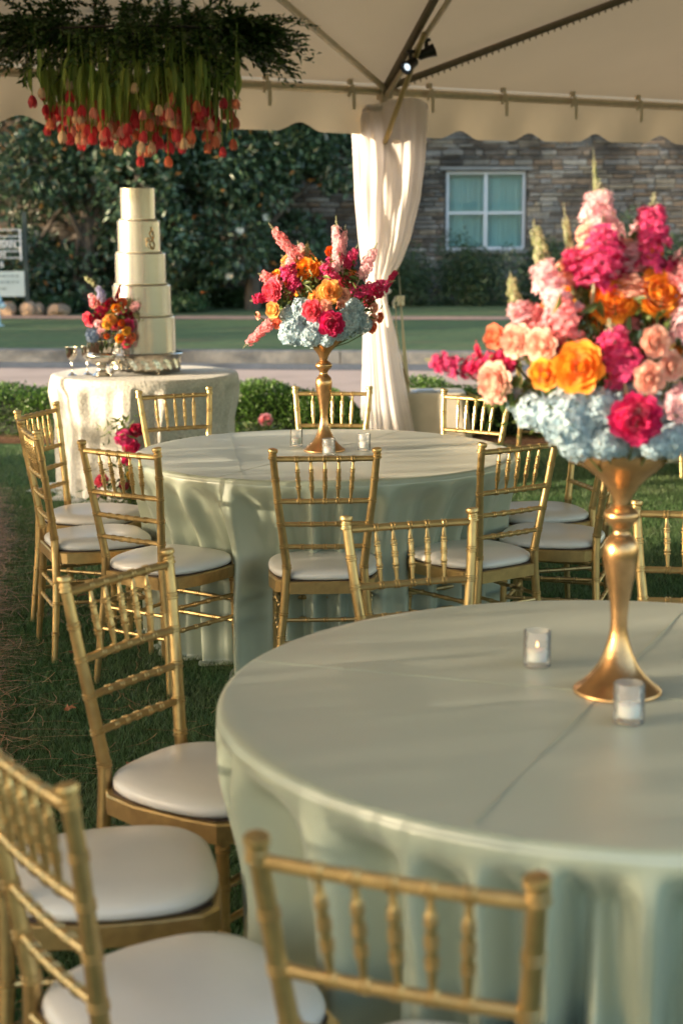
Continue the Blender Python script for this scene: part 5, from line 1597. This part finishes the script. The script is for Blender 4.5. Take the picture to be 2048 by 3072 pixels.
def tree(name, label, cat, loc, lobes, n, leaf, LL, W, m, trunk, group=None, extra=(), seed=1, core=None, shell=.55):
    t = thing(name, label, cat, loc, 0, group); rs = np.random.default_rng(seed)
    P, d = lobes_pts(rs, n, lobes, shell)
    D = d * .6 + rs.normal(size=(n, 3)) * .6; D[:, 2] -= .1
    Nn = rs.normal(size=(n, 3)) + np.array([0, -.5, .9])
    Lg = LL * (.7 + .6 * rs.random(n))
    keep = P[:, 2] > .05
    V, F = leaves_np(P[keep], D[keep], Nn[keep], Lg[keep], Lg[keep] * W, droop=.1)
    o = obj("crown", np_mesh("crown", V, F), m, t); o["kind"] = "stuff"
    for nm, cnt, mm, l2 in extra:
        P2, d2 = lobes_pts(rs, cnt, lobes, .93); k2 = P2[:, 2] > .2; P2 = P2[k2]; d2 = d2[k2]; c2 = len(P2)
        if nm == 'blossom':
            Vf, Ff = [], []
            for i in range(c2): floret(Vf, Ff, Vector(P2[i]), Vector((d2[i][0], -1, .3)), l2, i, 7, .5)
            bb = MB(); bb.v, bb.f = [tuple(v) for v in Vf], Ff
            oo = obj("blossoms", bb.mesh("blossoms", smooth=False), mm, t)
        else:
            V, F = leaves_np(P2, d2 + rs.normal(size=(c2, 3)) * .7, rs.normal(size=(c2, 3)), np.full(c2, l2), np.full(c2, l2 * .45))
            oo = obj(nm, np_mesh(nm, V, F), mm, t)
        oo["kind"] = "stuff"
    # trunk and limbs
    b = MB(); base = Vector((0, 0, -.05)); rr = random.Random(seed)
    H, R0 = trunk
    b.tube([base, Vector((.05, 0, H * .5)), Vector((0, .05, H))], [R0, R0 * .75, R0 * .5], n=9)
    for l in lobes:
        c = Vector(l[:3]); st_ = Vector((0, 0, H * rr.uniform(.3, .95)))
        b.tube([st_, st_.lerp(c, .5) + Vector((rr.uniform(-.1, .1), rr.uniform(-.1, .1), .1)), c], [R0 * .42, R0 * .28, R0 * .1], n=6)
        for q in range(4):
            e = c + Vector((rr.uniform(-1, 1) * l[3], rr.uniform(-1, 1) * l[4], rr.uniform(-1, 1) * l[5])) * .8
            b.tube([c, c.lerp(e, .5) + Vector((0, 0, .05)), e], [R0 * .12, R0 * .08, R0 * .03], n=5)
    obj("trunk", b, bark_m, t)
    return t
def mk_lobes(seed, n, bx, by, bz, r0, r1, fl=1.):
    rr = random.Random(seed)
    return [(rr.uniform(*bx), rr.uniform(*by), rr.uniform(*bz), rr.uniform(r0, r1), rr.uniform(r0, r1) * .8, rr.uniform(r0, r1) * fl) for _ in range(n)]
tree("magnolia_tree", "dark glossy magnolia with white blossoms at the left, behind the cake", "tree", (-4.4, 28.2, .3), mk_lobes(2, 26, (-1.9, 1.9), (-.6, .7), (.3, 4.6), .6, 1.0, .9) + [(1.0, -.9, 2.2, .7, .5, .7), (.7, -.8, 3.0, .6, .5, .6), (1.4, -.8, 1.3, .6, .5, .6)], 36000, None, .135, .42, mag_leaf, (3.2, .16),
     "magnolia trees before the stone building", (('withered_leaves', 330, mag_old, .15), ('blossom', 34, mag_fl, .09)), seed=3)
tree("magnolia_tree", "dark glossy magnolia spreading behind the farther bouquet, left of the drape", "tree", (-1.55, 28.3, .3), mk_lobes(6, 22, (-1.6, 1.3), (-.6, .5), (1.1, 4.5), .5, .85, .85) + [(-1.2, -.1, .8, .7, .5, .6), (1.5, .1, 2.6, .5, .5, .6), (1.3, .1, 3.6, .5, .5, .6)], 30000, None, .135, .42, mag_leaf, (3.4, .15),
     "magnolia trees before the stone building", (('withered_leaves', 230, mag_old, .15), ('blossom', 26, mag_fl, .08)), seed=7)
shrub_leaf = mat("shrub_leaf", (.028, .06, .028), rough=.5, island=.5, color2=(.045, .085, .035), trans=.1)
def shrub(x, y, w, h, label, seed, n=7000, m=None, LL=.06):
    tree("foundation_shrub", label, "shrub", (x, y, .32), [(rx, ry, rz, rw, .45, rh) for rx, ry, rz, rw, rh in
         [(random.Random(seed + i).uniform(-w / 2 + .3, w / 2 - .3), random.Random(seed * 3 + i).uniform(-.2, .2), h * random.Random(seed * 5 + i).uniform(.2, .62), .42, h * .42) for i in range(7)]],
         n, None, LL, .4, m or shrub_leaf, (h * .5, .05), "dark shrubs along the building", seed=seed, shell=.3)
shrub(1.25, 28.9, 1.5, 1.15, "dark shrub just right of the drape, left of the window", 11)
shrub(2.5, 28.9, 1.7, 1.35, "dark shrub standing in front of the window's lower panes", 12, 9000)
shrub(3.95, 29.0, 1.6, 1.25, "dark shrub right of the window, partly behind the nearer bouquet", 13, 8000)
shrub(5.6, 29.0, 1.8, 1.7, "dark shrub by the right end of the stone wall behind the nearer bouquet", 14, 9000)
shrub(0.0, 29.0, 1.6, .75, "low dark shrub behind the farther bouquet, left of the drape", 15, 6000)
shrub(-1.7, 29.1, 2.0, .45, "low green planting at the wall's foot between cake and farther bouquet", 16, 5000, mat("ground_ivy", (.04, .09, .03), rough=.5, island=.4, trans=.2), .07)
shrub(-3.3, 27.6, 2.0, .35, "low green planting beneath the left magnolia", 17, 5000, MATS["ground_ivy"], .07)
shrub(-5.4, 27.7, 1.9, .30, "low green planting behind the pale rocks under the sign", 18, 4000, MATS["ground_ivy"], .07)
# tall twigs crossing the window
tw = MB()
for x, z in ((2.35, 1.95), (2.75, 1.7), (3.15, 1.85), (2.1, 1.7), (3.3, 1.6)):
    tw.tube([(x - 2.5, -.2, .8), (x - 2.5 - .05, -.22, (z - .3) * .8), (x - 2.5 + .15, -.25, z - .32), (x - 2.5 + .3, -.25, z - .38)], [.012, .009, .006, .003], n=5)
# ------------------------------------------------------------------ sign, hydrant, rocks
def church_sign():
    t = thing("church_sign", "dark post sign with white letter boards at the photo's left edge", "sign", (-6.1, 27, .2))
    dk = mat("dark_green_post", (.015, .03, .03), rough=.5)
    for x in (.86, -.86):
        obj("post", MB().box((x, 0, .9), (.07, .07, 1.8)), dk, t)
    lt = mat("sign_lettering", (.62, .62, .63), rough=.6)
    # open metal letter rows
    for z0 in (1.05, 1.22, 1.40):
        obj("letter_rail", MB().box((0, -.045, z0), (1.62, .015, .018)).box((0, -.045, z0 + .11), (1.62, .015, .018)), lt, t)
    obj("letter_rail_end", MB().box((.79, -.06, 1.25), (.03, .012, .5)), lt, t)
    for txt, z0, xr, sz in (("T", 1.415, .38, .13), ("ERIAN", 1.235, .72, .13), ("CH", 1.065, .54, .13), ("S", .90, .50, .13)):
        cu = bpy.data.curves.new("lettering", 'FONT'); cu.body = txt; cu.size = sz; cu.extrude = .008; cu.align_x = 'RIGHT'; cu.offset = .004
        tmp = bpy.data.objects.new("tmp_text", cu); COL.objects.link(tmp)
        bpy.context.view_layer.update()
        me = bpy.data.meshes.new_from_object(tmp.evaluated_get(bpy.context.evaluated_depsgraph_get())); bpy.data.objects.remove(tmp)
        me.materials.clear()
        o = obj("lettering", me, lt, t, (xr, -.07, z0), (rad(90), 0, 0))
    pn = obj("notice_panel", MB().box((0, -.03, .62), (1.66, .03, .42)), mat("pale_panel", (.50, .58, .58), rough=.6, noise=.1, nscale=4), t)
    gm_ = mat("panel_print", (.22, .27, .28), rough=.7)
    for zz, w in ((.75, .60), (.65, .66), (.54, .46)):
        b = MB(); x = .72 - (0 if w > .5 else .2)
        r_ = random.Random(int(zz * 100)); xx = .74 - (.0 if w > .5 else .22)
        while xx > .1:
            wd = r_.uniform(.03, .09); b.box((xx - wd / 2, -.0475, zz), (wd, .003, .03)); xx -= wd + .022
        obj("printed_line", b, gm_, pn)
church_sign()
def hydrant():
    t = thing("fire_hydrant", "pale blue fire hydrant half cut off by the photo's left edge", "hydrant", (-5.34, 24.9, .22))
    hm = mat("pale_blue_enamel", (.40, .55, .62), rough=.4)
    obj("barrel", MB().lathe([(.13, 0), (.13, .03), (.085, .04), (.075, .08), (.075, .34), (.085, .36), (.085, .38)], n=20), hm, t)
    obj("bonnet", MB().lathe([(.095, .38), (.11, .39), (.11, .42), (.10, .46), (.075, .51), (.035, .54), (.028, .60), (0, .61)], n=20), hm, t)
    for s in (-1, 1):
        M = Matrix.Rotation(s * rad(90), 3, 'Y')
        obj("outlet", MB().lathe([(.045, .06), (.045, .11), (.058, .115), (.058, .14), (.02, .15), (.02, .17), (0, .17)], n=14, c=(0, 0, .33), M=M), hm, t)
hydrant()
rock_m = mat("sandstone_rock", (.36, .25, .17), rough=.9, objrand=.2, noise=.3, nscale=7, bump=.6, bscale=14)
def rock(x, y, z, sx, sz, label, seed):
    rr = random.Random(seed); b = MB(); n, m_ = 12, 8; vs, fs = [], []
    for j in range(m_ + 1):
        v = math.pi * j / m_
        for i in range(n):
            u = 2 * math.pi * i / n; k = 1 + .18 * math.sin(3 * u + seed) * math.sin(2 * v + seed) + rr.uniform(-.07, .07)
            vs.append((sx * k * math.sin(v) * math.cos(u), .16 * k * math.sin(v) * math.sin(u), sz * k * math.cos(v)))
    for j in range(m_):
        for i in range(n): fs.append((j * n + i, j * n + (i + 1) % n, (j + 1) * n + (i + 1) % n, (j + 1) * n + i))
    b.add(vs, fs); o = obj("rock", b.mesh("rock", smooth=False), rock_m, None, (x, y, z)); tag(o, label, "rock", "rocks edging the planting bed")
rock(-5.58, 27.0, .37, .17, .14, "tan rock just right of the hydrant", 1)
rock(-5.22, 27.0, .38, .15, .15, "tan rock below the sign's post, left of the whitish rock", 2)
rock(-5.06, 27.05, .37, .10, .12, "small tan rock touching the one below the sign post", 5)
rock(-4.72, 27.0, .37, .20, .11, "whitish flat rock at the right end of the row", 3)

# ------------------------------------------------------------------ added trees and shrubs, unseen, placed to block the low sun
tleaf = mat("shade_plant_leaf", (.04, .09, .025), rough=.5, island=.4, trans=.25)
def shade_tree(x, y, h, w, seed, n, low=.5, LL=.2, label="added unseen shade tree left of the tent"):
    rr = random.Random(seed)  # unseen tree, added to keep the building side in shade
    lobes = [(rr.uniform(-w, w) * .55, rr.uniform(-w, w) * .7, rr.uniform(low, h - .6), rr.uniform(.5, .95) * w * .45, rr.uniform(.5, .95) * w * .55, rr.uniform(.5, 1.) * w * .35) for _ in range(11)]
    tree("added_shade_tree", label, "tree", (x, y, 0), lobes, n, None, LL, .55, tleaf, (h * .6, .2), "added unseen trees shading from the left", seed=seed)
SHADE_TREES = ((-13, 20, 9, 3.2, 3600, 1., "added unseen shade tree left of the tent, nearest the road"), (-14, 25, 10, 3.4, 4200, 1., "added unseen shade tree left of the tent, between the road and the farthest tree"), (-15, 31, 10, 3.6, 4000, 1., "farthest added unseen shade tree left of the tent, level with the stone building"))
for i, (x, y, h, w, n, low, lab) in enumerate(SHADE_TREES):
    shade_tree(x, y, h, w, 40 + i, n, low, label=lab)
def shade_bush(y, x, h, seed, n=9000, i=0):  # unseen shrub put in to keep sun off tables and turf
    tree("added_shade_shrub", ("nearest", "second", "third", "fourth", "fifth", "sixth", "seventh", "farthest")[i] + " added shade shrub of the unseen row left of the tent", "shrub", (x, y, 0), [(random.Random(seed + k).uniform(-.3, .3), random.Random(seed * 2 + k).uniform(-.9, .9), h * (.2 + .5 * (k % 4) / 3), .45, .62, h * .30) for k in range(12)],
         n, None, .1, .5, tleaf, (h * .5, .05), "added unseen shrubs shading from the left", seed=seed, shell=.2)
for i, (y, h) in enumerate(((-3.4, 2.5), (-1.7, 2.55), (.0, 2.5), (1.5, 2.45), (3.0, 2.4), (4.6, 2.1), (6.7, 1.3), (9.2, 1.5))):
    shade_bush(y, -8.2 + .2 * math.sin(i * 3), h, 60 + i, i=i)
